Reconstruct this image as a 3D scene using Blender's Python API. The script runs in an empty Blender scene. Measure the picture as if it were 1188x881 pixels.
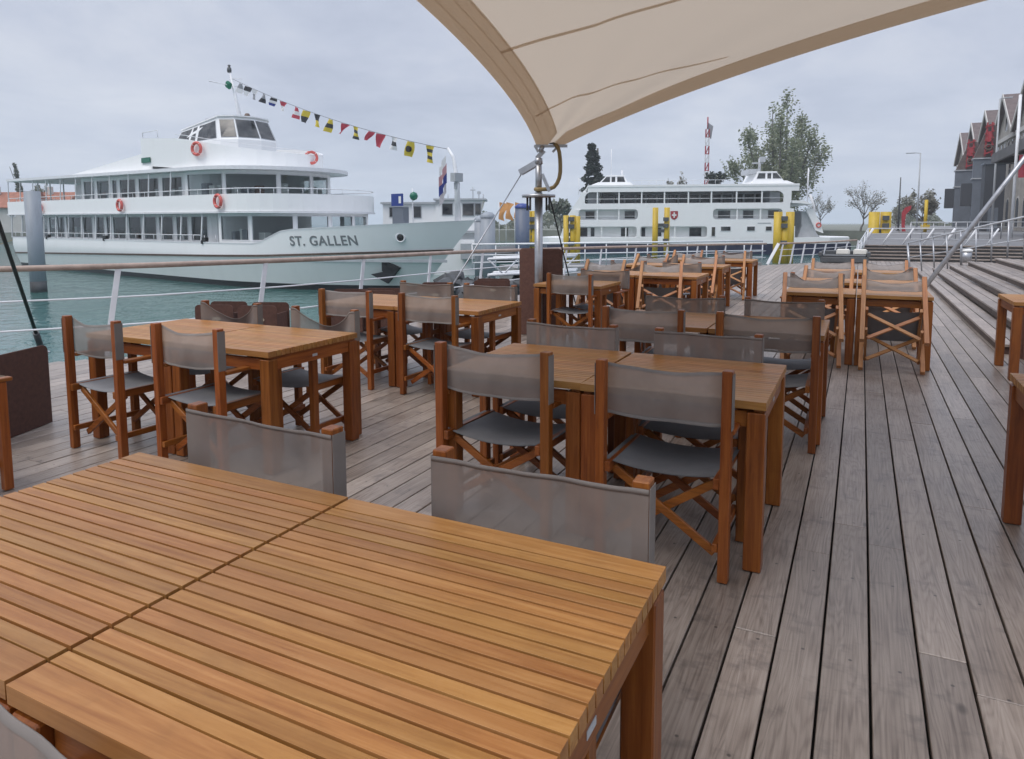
import bpy, bmesh, math, random
import numpy as np
from mathutils import Vector, Matrix
random.seed(7); rng = np.random.default_rng(5)
R = math.radians
scene = bpy.context.scene
C = scene.collection

# ------------------------------------------------------------------ camera
F, PX, PY, H = 812.0, 594.0, 340.0, 1.5          # focal length and principal point in photo pixels, eye height
def _u(v): return v / np.linalg.norm(v)
_d1 = _u(np.array([1000 - PX, -(257.5 - PY), F]))
_d2 = np.array([-1015 - PX, -(264.5 - PY), F]); _d2 = _u(_d2 - _d1 * (_d1 @ _d2)); _d2 = _u(_d2 - _d1 * (_d1 @ _d2))
_up = np.cross(_d2, _d1); _up = _up if _up[1] > 0 else -_up
_X = np.cross(_d1, _up); _X = _X if _X[0] > 0 else -_X
M = np.array([_X, _d1, _up])
cam = bpy.data.cameras.new('camera'); co = bpy.data.objects.new('camera', cam); C.objects.link(co)
rt, upv, fw = M @ np.array([1, 0, 0]), M @ np.array([0, 1, 0]), M @ np.array([0, 0, 1])
m4 = Matrix(((rt[0], upv[0], -fw[0], 0), (rt[1], upv[1], -fw[1], 0), (rt[2], upv[2], -fw[2], H), (0, 0, 0, 1)))
co.matrix_world = m4
cam.sensor_width = 36; cam.lens = 36 * F / 1188; cam.shift_y = -(440.5 - PY) / 1188
cam.clip_start = .05; cam.clip_end = 5000
scene.camera = co
def at(x, y, D):                                   # photo direction, distance along the view axis -> world
    r = M @ np.array([x - PX, -(y - PY), F]) / F * D
    return Vector((r[0], r[1], r[2] + H))
def onz(x, y, z):
    r = M @ np.array([x - PX, -(y - PY), F]); t = (z - H) / r[2]
    return Vector((r[0] * t, r[1] * t, z))

# ------------------------------------------------------------------ materials
def newmat(name):
    m = bpy.data.materials.new(name); m.use_nodes = True
    nt = m.node_tree; b = nt.nodes['Principled BSDF']
    return m, nt, b
def N(nt, t, **k):
    n = nt.nodes.new(t)
    for a, v in k.items(): setattr(n, a, v)
    return n
def L(nt, a, b): nt.links.new(a, b)
def mathn(nt, op, a, b=None, clamp=False):
    n = N(nt, 'ShaderNodeMath', operation=op); n.use_clamp = clamp
    for i, v in enumerate((a, b)):
        if v is None: continue
        if isinstance(v, (int, float)): n.inputs[i].default_value = v
        else: L(nt, v, n.inputs[i])
    return n.outputs[0]
def mixc(nt, fac, a, b, mode='MIX'):
    n = N(nt, 'ShaderNodeMix', data_type='RGBA', blend_type=mode)
    for sock, v in ((n.inputs[0], fac), (n.inputs[6], a), (n.inputs[7], b)):
        if isinstance(v, (int, float)): sock.default_value = v
        elif isinstance(v, tuple): sock.default_value = (*v, 1) if len(v) == 3 else v
        else: L(nt, v, sock)
    return n.outputs[2]
def ramp(nt, fac, stops):
    n = N(nt, 'ShaderNodeValToRGB'); L(nt, fac, n.inputs[0])
    e = n.color_ramp.elements
    while len(e) < len(stops): e.new(.5)
    for el, (p, c) in zip(e, stops):
        el.position = p; el.color = (*c, 1) if isinstance(c, tuple) else (c, c, c, 1)
    return n.outputs[0]
def coords(nt, scale, space='Object', offset=None):
    tc = N(nt, 'ShaderNodeTexCoord'); mp = N(nt, 'ShaderNodeMapping')
    src = tc.outputs[space]
    if offset is not None:
        va = N(nt, 'ShaderNodeVectorMath', operation='ADD'); L(nt, src, va.inputs[0]); L(nt, offset, va.inputs[1]); src = va.outputs[0]
    L(nt, src, mp.inputs[0]); mp.inputs['Scale'].default_value = scale
    return mp.outputs[0]
def noise(nt, vec, scale, detail=4, rough=.55, dist=0):
    n = N(nt, 'ShaderNodeTexNoise'); L(nt, vec, n.inputs['Vector'])
    n.inputs['Scale'].default_value = scale; n.inputs['Detail'].default_value = detail
    n.inputs['Roughness'].default_value = rough; n.inputs['Distortion'].default_value = dist
    return n.outputs[0]
def bump(nt, b, h, strength, dist=.01):
    n = N(nt, 'ShaderNodeBump'); n.inputs['Strength'].default_value = strength; n.inputs['Distance'].default_value = dist
    L(nt, h, n.inputs['Height']); L(nt, n.outputs[0], b.inputs['Normal'])

def island(nt):
    g = N(nt, 'ShaderNodeNewGeometry'); return g.outputs['Random Per Island']
def wood(name, axis, cols, rough=.42, spread=.35, grain=1.0, objrand=True, bumpy=.15):
    """cols: dark grain, base, light; axis is the direction the grain runs"""
    m, nt, b = newmat(name)
    ri = island(nt)
    if objrand:
        oi = N(nt, 'ShaderNodeObjectInfo'); rr = mathn(nt, 'FRACT', mathn(nt, 'ADD', ri, oi.outputs['Random']))
    else: rr = ri
    cv = N(nt, 'ShaderNodeCombineXYZ')
    for i, k in enumerate((31.7, 17.3, 23.9)): L(nt, mathn(nt, 'MULTIPLY', rr, k), cv.inputs[i])
    sc = [18 * grain] * 3; sc[axis] = 1.1 * grain
    v = coords(nt, tuple(sc), 'Object', cv.outputs[0])
    g1 = noise(nt, v, 1.6, 5, .62, 1.2)
    sc2 = [70 * grain] * 3; sc2[axis] = 2.5 * grain
    g2 = noise(nt, coords(nt, tuple(sc2), 'Object', cv.outputs[0]), 2.0, 3, .6, .3)
    g = mathn(nt, 'ADD', mathn(nt, 'MULTIPLY', g1, .7), mathn(nt, 'MULTIPLY', g2, .3))
    c = ramp(nt, g, [(.33, cols[0]), (.5, cols[1]), (.68, cols[2])])
    hv = N(nt, 'ShaderNodeHueSaturation'); L(nt, c, hv.inputs['Color'])
    L(nt, mathn(nt, 'ADD', mathn(nt, 'MULTIPLY', rr, spread), 1 - spread * .5), hv.inputs['Value'])
    L(nt, mathn(nt, 'ADD', mathn(nt, 'MULTIPLY', mathn(nt, 'FRACT', mathn(nt, 'MULTIPLY', rr, 7.31)), .012), .495), hv.inputs['Hue'])
    bl = noise(nt, coords(nt, (1, 1, 1), 'Object', cv.outputs[0]), 5.0, 5, .62, .5)      # hand and weather blotches
    bl2 = noise(nt, coords(nt, (1, 1, 1)), 2.2, 4, .6)
    cc_ = mixc(nt, mathn(nt, 'MULTIPLY', ramp(nt, bl, [(.50, 0.0), (.70, 1.0)]), .30), hv.outputs[0], tuple(k * .55 for k in cols[1]))
    cc_ = mixc(nt, mathn(nt, 'MULTIPLY', ramp(nt, bl2, [(.46, 0.0), (.66, 1.0)]), .14), cc_, (cols[1][0] * .95, cols[1][1] * 1.12, cols[1][2] * 1.7))
    L(nt, cc_, b.inputs['Base Color']); b.inputs['Specular IOR Level'].default_value = .36
    L(nt, mathn(nt, 'ADD', mathn(nt, 'MULTIPLY', bl2, .24), rough - .12), b.inputs['Roughness'])
    bump(nt, b, g, bumpy, .004)
    return m
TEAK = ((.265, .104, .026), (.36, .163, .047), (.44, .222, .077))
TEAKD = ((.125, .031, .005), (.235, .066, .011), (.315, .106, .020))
MAT = {}
MAT['slat'] = wood('teak_slat_wood', 0, TEAK, .42, .26)
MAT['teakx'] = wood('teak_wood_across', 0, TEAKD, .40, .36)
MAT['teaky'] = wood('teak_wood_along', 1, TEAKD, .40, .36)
PALE = ((.26, .098, .033), (.36, .155, .056), (.44, .21, .088))  # paler teak tones, used on the tipped chairs only
MAT['palex'] = wood('pale_teak_across', 0, PALE, .45, .2); MAT['paley'] = wood('pale_teak_along', 1, PALE, .45, .2); MAT['palez'] = wood('pale_teak_upright', 2, PALE, .45, .2)
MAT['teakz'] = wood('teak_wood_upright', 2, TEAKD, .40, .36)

def deck_mat(name, axis, tint=1.0):
    m, nt, b = newmat(name)
    ri = island(nt)
    cv = N(nt, 'ShaderNodeCombineXYZ')
    for i, k in enumerate((53.7, 37.3, 11.9)): L(nt, mathn(nt, 'MULTIPLY', ri, k), cv.inputs[i])
    sc = [9.0] * 3; sc[axis] = .75
    v = coords(nt, tuple(sc), 'Object', cv.outputs[0])
    w = noise(nt, v, 1.0, 2.5, .5, .25)                                   # cathedral rings: contour lines of a stretched noise
    rings = mathn(nt, 'SINE', mathn(nt, 'MULTIPLY', w, 120))
    rings = mathn(nt, 'MULTIPLY', mathn(nt, 'ADD', rings, 1), .5)
    sc2 = [120.0] * 3; sc2[axis] = 3.0
    fine = noise(nt, coords(nt, tuple(sc2), 'Object', cv.outputs[0]), 1.0, 3, .6)
    big = noise(nt, coords(nt, (1.6, 1.6, 1.6), 'Object', cv.outputs[0]), 1.0, 5, .6)
    g = mathn(nt, 'ADD', mathn(nt, 'ADD', mathn(nt, 'MULTIPLY', mathn(nt, 'POWER', rings, 2.0), -.11), mathn(nt, 'MULTIPLY', fine, .62)), mathn(nt, 'MULTIPLY', big, .55))
    t = tint
    c = ramp(nt, g, [(.28, (.112*t, .085*t, .069*t)), (.55, (.256*t, .210*t, .177*t)), (.85, (.385*t, .330*t, .287*t))])
    # knots and dark weather marks
    sk = [5.0] * 3; sk[axis] = 2.6
    vo = N(nt, 'ShaderNodeTexVoronoi'); L(nt, coords(nt, tuple(sk), 'Object', cv.outputs[0]), vo.inputs['Vector']); vo.inputs['Scale'].default_value = 1.0
    kn = ramp(nt, vo.outputs['Distance'], [(.05, 1.0), (.10, 0.0)])
    sp = noise(nt, coords(nt, (2.2, 3.2, 2.2), 'Object', cv.outputs[0]), 3.0, 4, .6)
    sps = ramp(nt, sp, [(.55, 0.0), (.72, 1.0)])
    c = mixc(nt, mathn(nt, 'MULTIPLY', kn, .72), c, (.045, .034, .028))
    c = mixc(nt, mathn(nt, 'MULTIPLY', sps, .55), c, (.075, .064, .060))
    if axis == 1:                                     # screw heads, two per board on every joist
        tcw = N(nt, 'ShaderNodeTexCoord'); sp_ = N(nt, 'ShaderNodeSeparateXYZ'); L(nt, tcw.outputs['Object'], sp_.inputs[0])
        fxx = mathn(nt, 'FRACT', mathn(nt, 'DIVIDE', mathn(nt, 'ADD', sp_.outputs['X'], 60.0645), .1503))
        dx1 = mathn(nt, 'MULTIPLY', mathn(nt, 'SUBTRACT', mathn(nt, 'ABSOLUTE', mathn(nt, 'SUBTRACT', fxx, .5)), .30), .1503)
        fyy = mathn(nt, 'MULTIPLY', mathn(nt, 'SUBTRACT', mathn(nt, 'FRACT', mathn(nt, 'ADD', mathn(nt, 'DIVIDE', mathn(nt, 'ADD', sp_.outputs['Y'], 30.0), .62), mathn(nt, 'MULTIPLY', ri, .02))), .5), .62)
        rr_ = mathn(nt, 'SQRT', mathn(nt, 'ADD', mathn(nt, 'MULTIPLY', dx1, dx1), mathn(nt, 'MULTIPLY', fyy, fyy)))
        c = mixc(nt, mathn(nt, 'MULTIPLY', ramp(nt, rr_, [(.0042, 1.0), (.0062, 0.0)]), .8), c, (.035, .03, .028))
    hv = N(nt, 'ShaderNodeHueSaturation'); L(nt, c, hv.inputs['Color'])
    L(nt, mathn(nt, 'ADD', mathn(nt, 'MULTIPLY', ri, .42), .79), hv.inputs['Value'])
    L(nt, hv.outputs[0], b.inputs['Base Color'])
    L(nt, mathn(nt, 'ADD', mathn(nt, 'MULTIPLY', big, .22), .27), b.inputs['Roughness'])
    b.inputs['Specular IOR Level'].default_value = .75
    bump(nt, b, g, .14, .004)
    return m
MAT['deck'] = deck_mat('weathered_deck_wood', 1)
MAT['deckx'] = deck_mat('weathered_deck_wood_across', 0)

def plain(name, col, rough=.5, metal=0.0, var=.0, vscale=3.0, bmp=0.0, bscale=40.0, spec=None, coat=0.0):
    m, nt, b = newmat(name)
    b.inputs['Roughness'].default_value = rough; b.inputs['Metallic'].default_value = metal
    if spec is not None: b.inputs['Specular IOR Level'].default_value = spec
    if coat: b.inputs['Coat Weight'].default_value = coat
    if var > 0:
        n = noise(nt, coords(nt, (1, 1, 1)), vscale, 6, .62)
        lo = tuple(c * (1 - var) for c in col); hi = tuple(min(1, c * (1 + var * .6)) for c in col)
        L(nt, ramp(nt, n, [(.32, lo), (.66, hi)]), b.inputs['Base Color'])
    else: b.inputs['Base Color'].default_value = (*col, 1)
    if bmp: bump(nt, b, noise(nt, coords(nt, (1, 1, 1)), bscale, 3), bmp, .01)
    return m
def streaky(name, col, streak, amt=.35, rough=.35, sc=(1.2, 1.2, .12), k=2.0):
    """paint with faint vertical runs of dirt"""
    m, nt, b = newmat(name)
    n = noise(nt, coords(nt, sc), k, 6, .65)
    n2 = noise(nt, coords(nt, (1, 1, 1)), .5, 5, .6)
    f = mathn(nt, 'MULTIPLY', ramp(nt, mathn(nt, 'MULTIPLY', mathn(nt, 'ADD', n, n2), .5), [(.48, 0.0), (.66, 1.0)]), amt)
    L(nt, mixc(nt, f, col, streak), b.inputs['Base Color'])
    b.inputs['Roughness'].default_value = rough
    return m
MAT['white'] = streaky('white_ship_paint', (.86, .87, .87), (.66, .65, .63), .14, .32)
MAT['hull'] = streaky('reflection_tinted_hull_white', (.71, .745, .735), (.54, .57, .56), .2, .28, (.5, .5, .1))  # white hull; the water's green-grey reflection is put into this colour
MAT['offwhite'] = plain('white_rail_paint', (.74, .75, .77), .4, 0, .08, 5)
MAT['railgrey'] = plain('pale_grey_rail_paint', (.52, .54, .56), .4, .1, .1, 5)
MAT['antifoul'] = plain('black_antifouling', (.012, .013, .016), .5)
MAT['navy'] = streaky('navy_hull_paint', (.020, .024, .060), (.06, .06, .07), .5, .4)
MAT['strake'] = plain('brown_rubbing_wood', (.13, .085, .065), .6, 0, .3, 4)
MAT['grey'] = plain('light_grey_paint', (.42, .44, .46), .5, 0, .12, 2)
MAT['darkgrey'] = plain('dark_grey_metal', (.09, .095, .10), .5, .2, .2, 3)
MAT['steel'] = plain('galvanised_steel', (.42, .43, .45), .38, .75, .2, 8)
MAT['pile'] = streaky('grey_pile_paint', (.28, .31, .35), (.15, .16, .17), .6, .5, (2, 2, .3))
MAT['pileblue'] = streaky('blue_grey_pile_paint', (.10, .13, .20), (.2, .2, .2), .5, .5)
MAT['yellow'] = streaky('yellow_pile_paint', (.56, .38, .022), (.30, .20, .03), .7, .5, (2, 2, .3))
MAT['rail_wood'] = plain('weathered_handrail_wood', (.36, .27, .22), .5, 0, .25, 6, .1)
MAT['red'] = plain('red_paint', (.36, .035, .045), .55, 0, .3, 1.5)
MAT['ringred'] = plain('lifebuoy_red', (.62, .12, .10), .5)
MAT['green'] = plain('green_paint', (.01, .14, .085), .4)
MAT['blue'] = plain('blue_sign_paint', (.02, .045, .22), .4)
MAT['black'] = plain('black_rubber', (.012, .012, .013), .55)
MAT['letter'] = plain('grey_letter_paint', (.20, .21, .22), .4)
MAT['brown'] = plain('brown_felt_fabric', (.085, .037, .026), .85, 0, .25, 30, .3, 300)
MAT['brown2'] = plain('lighter_brown_felt_fabric', (.15, .072, .054), .85, 0, .22, 30, .3, 300)
MAT['soil'] = plain('planter_soil', (.05, .035, .025), .95, 0, .5, 30, .6)
MAT['cream'] = plain('cream_cushion_fabric', (.60, .58, .53), .9, 0, .08, 20, .2, 200)
MAT['hose'] = plain('tan_hose_rubber', (.27, .19, .075), .5, 0, .15, 12)
MAT['patch'] = plain('beige_leather_patch', (.44, .37, .27), .7)
MAT['whiteplate'] = plain('white_sticker', (.75, .75, .73), .5)
MAT['stone'] = plain('pale_sandstone', (.36, .33, .29), .85, 0, .25, 1.2, .3, 8)
MAT['roof'] = plain('dark_roof_tiles', (.13, .10, .095), .8, 0, .25, 2)
MAT['redroof'] = plain('red_clay_tiles', (.30, .12, .075), .85, 0, .25, 1.2)
MAT['shed'] = plain('blue_grey_cladding', (.13, .15, .18), .6, 0, .15, .8)
MAT['render'] = plain('pale_wall_render', (.52, .50, .47), .85, 0, .1, .5)
MAT['beam'] = plain('brown_steel_beam', (.11, .10, .10), .55, .2, .25, 1)
MAT['concrete'] = plain('grey_concrete', (.30, .295, .29), .85, 0, .2, 1.3, .2, 12)
MAT['quay'] = plain('quay_paving', (.17, .17, .175), .8, 0, .2, .3)
MAT['rock'] = plain('dark_bank_rock', (.075, .078, .082), .8, 0, .45, 1.3, .5, 5)
MAT['bark'] = plain('grey_bark', (.17, .155, .14), .9, 0, .3, 4)
MAT['land'] = plain('far_shore_grass', (.17, .18, .15), .9, 0, .3, .2)
MAT['curtain'] = plain('pale_curtain', (.78, .77, .75), .85)

def glass_mat():
    m, nt, b = newmat('dark_window_glass')
    ri = island(nt)
    n = noise(nt, coords(nt, (1.3, 1.3, 2.2)), 1.0, 3, .5)
    c = ramp(nt, mathn(nt, 'ADD', mathn(nt, 'MULTIPLY', n, .75), mathn(nt, 'MULTIPLY', ri, .3)), [(.38, (.012, .014, .017)), (.58, (.055, .058, .060)), (.78, (.15, .14, .13))])
    L(nt, c, b.inputs['Base Color']); b.inputs['Roughness'].default_value = .06; b.inputs['IOR'].default_value = 1.52
    return m
MAT['glass'] = glass_mat()
def pane_mat():
    m, nt, b = newmat('clear_window_glass'); nt.nodes.remove(b)
    g = N(nt, 'ShaderNodeBsdfGlossy'); g.inputs['Roughness'].default_value = .03; g.inputs['Color'].default_value = (.9, .93, .95, 1)
    t = N(nt, 'ShaderNodeBsdfTransparent'); t.inputs[0].default_value = (.78, .81, .81, 1); fr = N(nt, 'ShaderNodeFresnel'); fr.inputs[0].default_value = 1.42
    ge = N(nt, 'ShaderNodeNewGeometry'); mx = N(nt, 'ShaderNodeMixShader'); L(nt, mathn(nt, 'MULTIPLY', fr.outputs[0], mathn(nt, 'SUBTRACT', 1.0, ge.outputs['Backfacing'])), mx.inputs[0]); L(nt, t.outputs[0], mx.inputs[1]); L(nt, g.outputs[0], mx.inputs[2]); L(nt, mx.outputs[0], nt.nodes['Material Output'].inputs['Surface'])
    return m
MAT['pane'] = pane_mat()
MAT['interior'] = plain('dim_panelled_interior', (.24, .19, .15), .6, 0, .3, 1.2)
MAT['seatbrown'] = plain('brown_seat_cloth', (.20, .10, .065), .8); MAT['seatgrey'] = plain('grey_seat_cloth', (.22, .23, .26), .8)

def mesh_fabric(name, col, trans):
    m, nt, b = newmat(name)
    v = coords(nt, (1, 1, 1))
    n = noise(nt, v, 4, 4, .6)
    oi = N(nt, 'ShaderNodeObjectInfo')
    c = ramp(nt, n, [(.3, tuple(k * .85 for k in col)), (.7, tuple(k * 1.15 for k in col))])
    hv = N(nt, 'ShaderNodeHueSaturation'); L(nt, c, hv.inputs['Color']); L(nt, mathn(nt, 'ADD', mathn(nt, 'MULTIPLY', oi.outputs['Random'], .3), .85), hv.inputs['Value'])
    L(nt, hv.outputs[0], b.inputs['Base Color']); b.inputs['Roughness'].default_value = .85; b.inputs['Specular IOR Level'].default_value = .25
    tr = N(nt, 'ShaderNodeBsdfTransparent'); mx = N(nt, 'ShaderNodeMixShader')
    mx.inputs[0].default_value = trans
    L(nt, b.outputs[0], mx.inputs[1]); L(nt, tr.outputs[0], mx.inputs[2])
    L(nt, mx.outputs[0], nt.nodes['Material Output'].inputs['Surface'])
    return m
MAT['back'] = mesh_fabric('grey_mesh_back', (.245, .214, .193), .25)
MAT['hemcloth'] = mesh_fabric('doubled_grey_mesh', (.20, .178, .163), .06)
MAT['seat'] = mesh_fabric('grey_mesh_seat', (.20, .20, .205), .04)

def sail_mat(name, col, tl):
    m, nt, b = newmat(name)
    n = noise(nt, coords(nt, (1, 1, 1)), 1.3, 5, .6)
    L(nt, ramp(nt, n, [(.3, tuple(k * .93 for k in col)), (.7, col)]), b.inputs['Base Color']); b.inputs['Roughness'].default_value = .75
    t = N(nt, 'ShaderNodeBsdfTranslucent'); t.inputs[0].default_value = (*col, 1)
    mx = N(nt, 'ShaderNodeMixShader'); mx.inputs[0].default_value = tl
    L(nt, b.outputs[0], mx.inputs[1]); L(nt, t.outputs[0], mx.inputs[2]); L(nt, mx.outputs[0], nt.nodes['Material Output'].inputs['Surface'])
    bump(nt, b, noise(nt, coords(nt, (1, 1, 1)), 220, 2), .1, .002)
    return m
MAT['sail'] = sail_mat('beige_sail_cloth', (.60, .515, .415), .47)
MAT['hem'] = sail_mat('doubled_sail_hem', (.74, .635, .515), .60)
MAT['seam'] = sail_mat('sail_seam', (.72, .61, .49), .60)
def flagm(name, col): MAT[name] = sail_mat(name, col, .35)
flagm('flag_yellow', (.66, .52, .07)); flagm('flag_red', (.52, .08, .11)); flagm('flag_black', (.06, .06, .065)); flagm('flag_white', (.75, .75, .75))
flagm('flag_pink', (.50, .28, .30)); flagm('flag_pale', (.50, .48, .50)); flagm('flag_blue', (.04, .06, .25)); flagm('flag_orange', (.68, .33, .12)); flagm('flag_grey', (.30, .31, .33)); flagm('flag_green', (.02, .2, .12))

def leaf_mat(name, cols):
    m, nt, b = newmat(name)
    ri = island(nt)
    L(nt, ramp(nt, ri, [(0, cols[0]), (.55, cols[1]), (1, cols[2])]), b.inputs['Base Color']); b.inputs['Roughness'].default_value = .6
    t = N(nt, 'ShaderNodeBsdfTranslucent'); t.inputs[0].default_value = (*cols[1], 1)
    mx = N(nt, 'ShaderNodeMixShader'); mx.inputs[0].default_value = .3
    L(nt, b.outputs[0], mx.inputs[1]); L(nt, t.outputs[0], mx.inputs[2]); L(nt, mx.outputs[0], nt.nodes['Material Output'].inputs['Surface'])
    return m
MAT['leaf'] = leaf_mat('poplar_leaves', ((.16, .185, .11), (.24, .27, .17), (.34, .36, .25)))  # leaf colours lightened to stand for distance haze
MAT['conifer'] = leaf_mat('conifer_needles', ((.010, .018, .012), (.022, .034, .022), (.042, .055, .034)))
MAT['budding'] = leaf_mat('budding_twigs', ((.20, .195, .165), (.29, .285, .24), (.37, .37, .31)))
MAT['wood_far'] = leaf_mat('far_wood_leaves', ((.12, .135, .105), (.18, .20, .15), (.24, .255, .20)))

def water_mat():
    m, nt, b = newmat('lake_water')
    b.inputs['Base Color'].default_value = (.045, .125, .115, 1); b.inputs['Roughness'].default_value = .08; b.inputs['IOR'].default_value = 1.333
    v = coords(nt, (1, 1, 1))
    n1 = noise(nt, v, .75, 3, .55, .8); n2 = noise(nt, v, 3.4, 3, .55, .5)
    h = mathn(nt, 'ADD', mathn(nt, 'MULTIPLY', n1, 1.0), mathn(nt, 'MULTIPLY', n2, .28))
    bump(nt, b, h, .55, .13)
    return m
MAT['water'] = water_mat()

# ------------------------------------------------------------------ mesh building
class MB:
    def __init__(s): s.v = []; s.f = []; s.m = []; s.smooth = []; s.cm = 0
    def add(s, vs, fs, smooth=False):
        o = len(s.v); s.v += [tuple(v) for v in vs]
        for f in fs: s.f.append([i + o for i in f]); s.m.append(s.cm); s.smooth.append(smooth)
        return s
    def box(s, c, size, rot=None):
        hx, hy, hz = (k / 2 for k in size)
        vs = [Vector((x, y, z)) for z in (-hz, hz) for y in (-hy, hy) for x in (-hx, hx)]
        if rot is not None: vs = [rot @ v for v in vs]
        c = Vector(c)
        return s.add([v + c for v in vs], [(0, 2, 3, 1), (4, 5, 7, 6), (0, 1, 5, 4), (2, 6, 7, 3), (0, 4, 6, 2), (1, 3, 7, 5)])
    def span(s, x0, x1, y0, y1, z0, z1): return s.box(((x0+x1)/2, (y0+y1)/2, (z0+z1)/2), (abs(x1-x0), abs(y1-y0), abs(z1-z0)))
    def bar(s, a, b, w, t, up=(0, 0, 1)):          # rectangular bar from a to b; w across, t along up
        a, b = Vector(a), Vector(b); d = (b - a); ln = d.length; d.normalize()
        u = Vector(up); x = d.cross(u)
        if x.length < 1e-4: x = d.cross(Vector((0, 1, 0)))
        x.normalize(); u = x.cross(d)
        rot = Matrix((x, d, u)).transposed()
        return s.box((a + b) / 2, (w, ln, t), rot)
    def tube(s, pts, r, seg=8, cap=True):
        pts = [Vector(p) for p in pts]; n = len(pts)
        rs = r if isinstance(r, (list, tuple)) else [r] * n
        vs, fs = [], []
        ref = None
        for i, p in enumerate(pts):
            d = (pts[min(i+1, n-1)] - pts[max(i-1, 0)]).normalized()
            if ref is None:
                ref = d.cross(Vector((0, 0, 1)))
                if ref.length < 1e-3: ref = Vector((1, 0, 0))
            ref = (ref - d * ref.dot(d)).normalized(); o = d.cross(ref)
            for k in range(seg):
                a = 2 * math.pi * k / seg
                vs.append(p + (ref * math.cos(a) + o * math.sin(a)) * rs[i])
        for i in range(n - 1):
            for k in range(seg):
                fs.append((i*seg+k, i*seg+(k+1) % seg, (i+1)*seg+(k+1) % seg, (i+1)*seg+k))
        s.add(vs, fs, True)
        if cap:
            o = len(s.v) - len(vs)
            for f in ([o + k for k in range(seg)][::-1], [o + (n-1)*seg + k for k in range(seg)]): s.f.append(f); s.m.append(s.cm); s.smooth.append(False)
        return s
    def cyl(s, c, r, h, seg=20, r2=None): return s.tube([Vector(c), Vector(c) + Vector((0, 0, h))], [r, r if r2 is None else r2], seg)
    def prism(s, pts, z0, z1):                     # plan outline -> solid; z0/z1 numbers or functions of (x,y)
        f0 = z0 if callable(z0) else (lambda x, y: z0); f1 = z1 if callable(z1) else (lambda x, y: z1)
        n = len(pts)
        vs = [(x, y, f0(x, y)) for x, y in pts] + [(x, y, f1(x, y)) for x, y in pts]
        return s.add(vs, [tuple(range(n))[::-1], tuple(range(n, 2*n))] + [(i, (i+1) % n, n+(i+1) % n, n+i) for i in range(n)])
    def extrude(s, poly, vec):                     # any planar 3-D outline pushed along vec
        n = len(poly); vec = Vector(vec); a = [Vector(p) for p in poly]; b = [p + vec for p in a]
        return s.add(a + b, [tuple(range(n))[::-1], tuple(range(n, 2*n))] + [(i, (i+1) % n, n+(i+1) % n, n+i) for i in range(n)])
    def grid(s, rows, smooth=True, close=False):
        nr, nc = len(rows), len(rows[0]); vs = [p for r in rows for p in r]; fs = []
        for i in range(nr - 1):
            for j in range(nc - 1 if not close else nc):
                fs.append((i*nc+j, i*nc+(j+1) % nc, (i+1)*nc+(j+1) % nc, (i+1)*nc+j))
        return s.add(vs, fs, smooth)
    def lathe(s, prof, c, seg=20):
        c = Vector(c)
        rows = [[c + Vector((r*math.cos(2*math.pi*k/seg), r*math.sin(2*math.pi*k/seg), z)) for k in range(seg)] for r, z in prof]
        return s.grid(rows, True, True)
    def torus(s, c, r0, r1, nrm=(0, 1, 0), seg=24, k=10):
        c = Vector(c); nrm = Vector(nrm).normalized(); q = nrm.to_track_quat('Z', 'Y')
        rows = []
        for i in range(seg + 1):
            a = 2*math.pi*i/seg; ctr = Vector((math.cos(a), math.sin(a), 0))
            rows.append([c + q @ (ctr*(r0 + r1*math.cos(2*math.pi*j/k)) + Vector((0, 0, r1*math.sin(2*math.pi*j/k)))) for j in range(k)])
        return s.grid(rows, True, True)
    def xf(s, fn): s.v = [tuple(fn(Vector(v))) for v in s.v]; return s
    def build(s, name, mat, parent=None, bevel=0, solid=0, recalc=True):
        me = bpy.data.meshes.new(name)
        me.from_pydata([tuple(v) for v in s.v], [], s.f); mats = mat if isinstance(mat, list) else [mat]
        for mm in mats: me.materials.append(MAT[mm] if isinstance(mm, str) else mm)
        me.polygons.foreach_set('material_index', s.m); me.polygons.foreach_set('use_smooth', s.smooth)
        if bevel or recalc:
            bm = bmesh.new(); bm.from_mesh(me)
            if recalc: bmesh.ops.recalc_face_normals(bm, faces=bm.faces)
            if bevel: bmesh.ops.bevel(bm, geom=list(bm.edges), offset=bevel, segments=1, affect='EDGES', profile=.5)
            bm.to_mesh(me); bm.free()
        o = bpy.data.objects.new(name, me); C.objects.link(o)
        if parent is not None: o.parent = parent
        return o
def tag(o, label=None, cat=None, group=None, kind=None):
    if label: o['label'] = label
    if cat: o['category'] = cat
    if group: o['group'] = group
    if kind: o['kind'] = kind
    return o
def empty(name, loc=(0, 0, 0), rz=0, label=None, cat=None, group=None):
    o = bpy.data.objects.new(name, None); C.objects.link(o); o.location = loc; o.rotation_euler = (0, 0, rz); o.empty_display_size = .1
    return tag(o, label, cat, group)
def copy_tree(o, parent=None):
    c = o.copy(); C.objects.link(c); c.parent = parent
    for ch in list(o.children): copy_tree(ch, c)
    return c
def setm(o): o.hide_render = False; return o

# ------------------------------------------------------------------ world and sun
w = bpy.data.worlds.new('World'); scene.world = w; w.use_nodes = True
nt = w.node_tree; bg = nt.nodes['Background']
sky = N(nt, 'ShaderNodeTexSky', sky_type='NISHITA'); sky.sun_disc = False
SUN_EL, SUN_AZ = R(60), R(205)                     # high, behind the camera
sky.sun_elevation = SUN_EL; sky.sun_rotation = SUN_AZ
sky.air_density = 1.0; sky.dust_density = 3.0
tc = N(nt, 'ShaderNodeTexCoord'); sx = N(nt, 'ShaderNodeSeparateXYZ'); L(nt, tc.outputs['Generated'], sx.inputs[0])
zc = mathn(nt, 'MAXIMUM', sx.outputs['Z'], 0.0)
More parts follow.
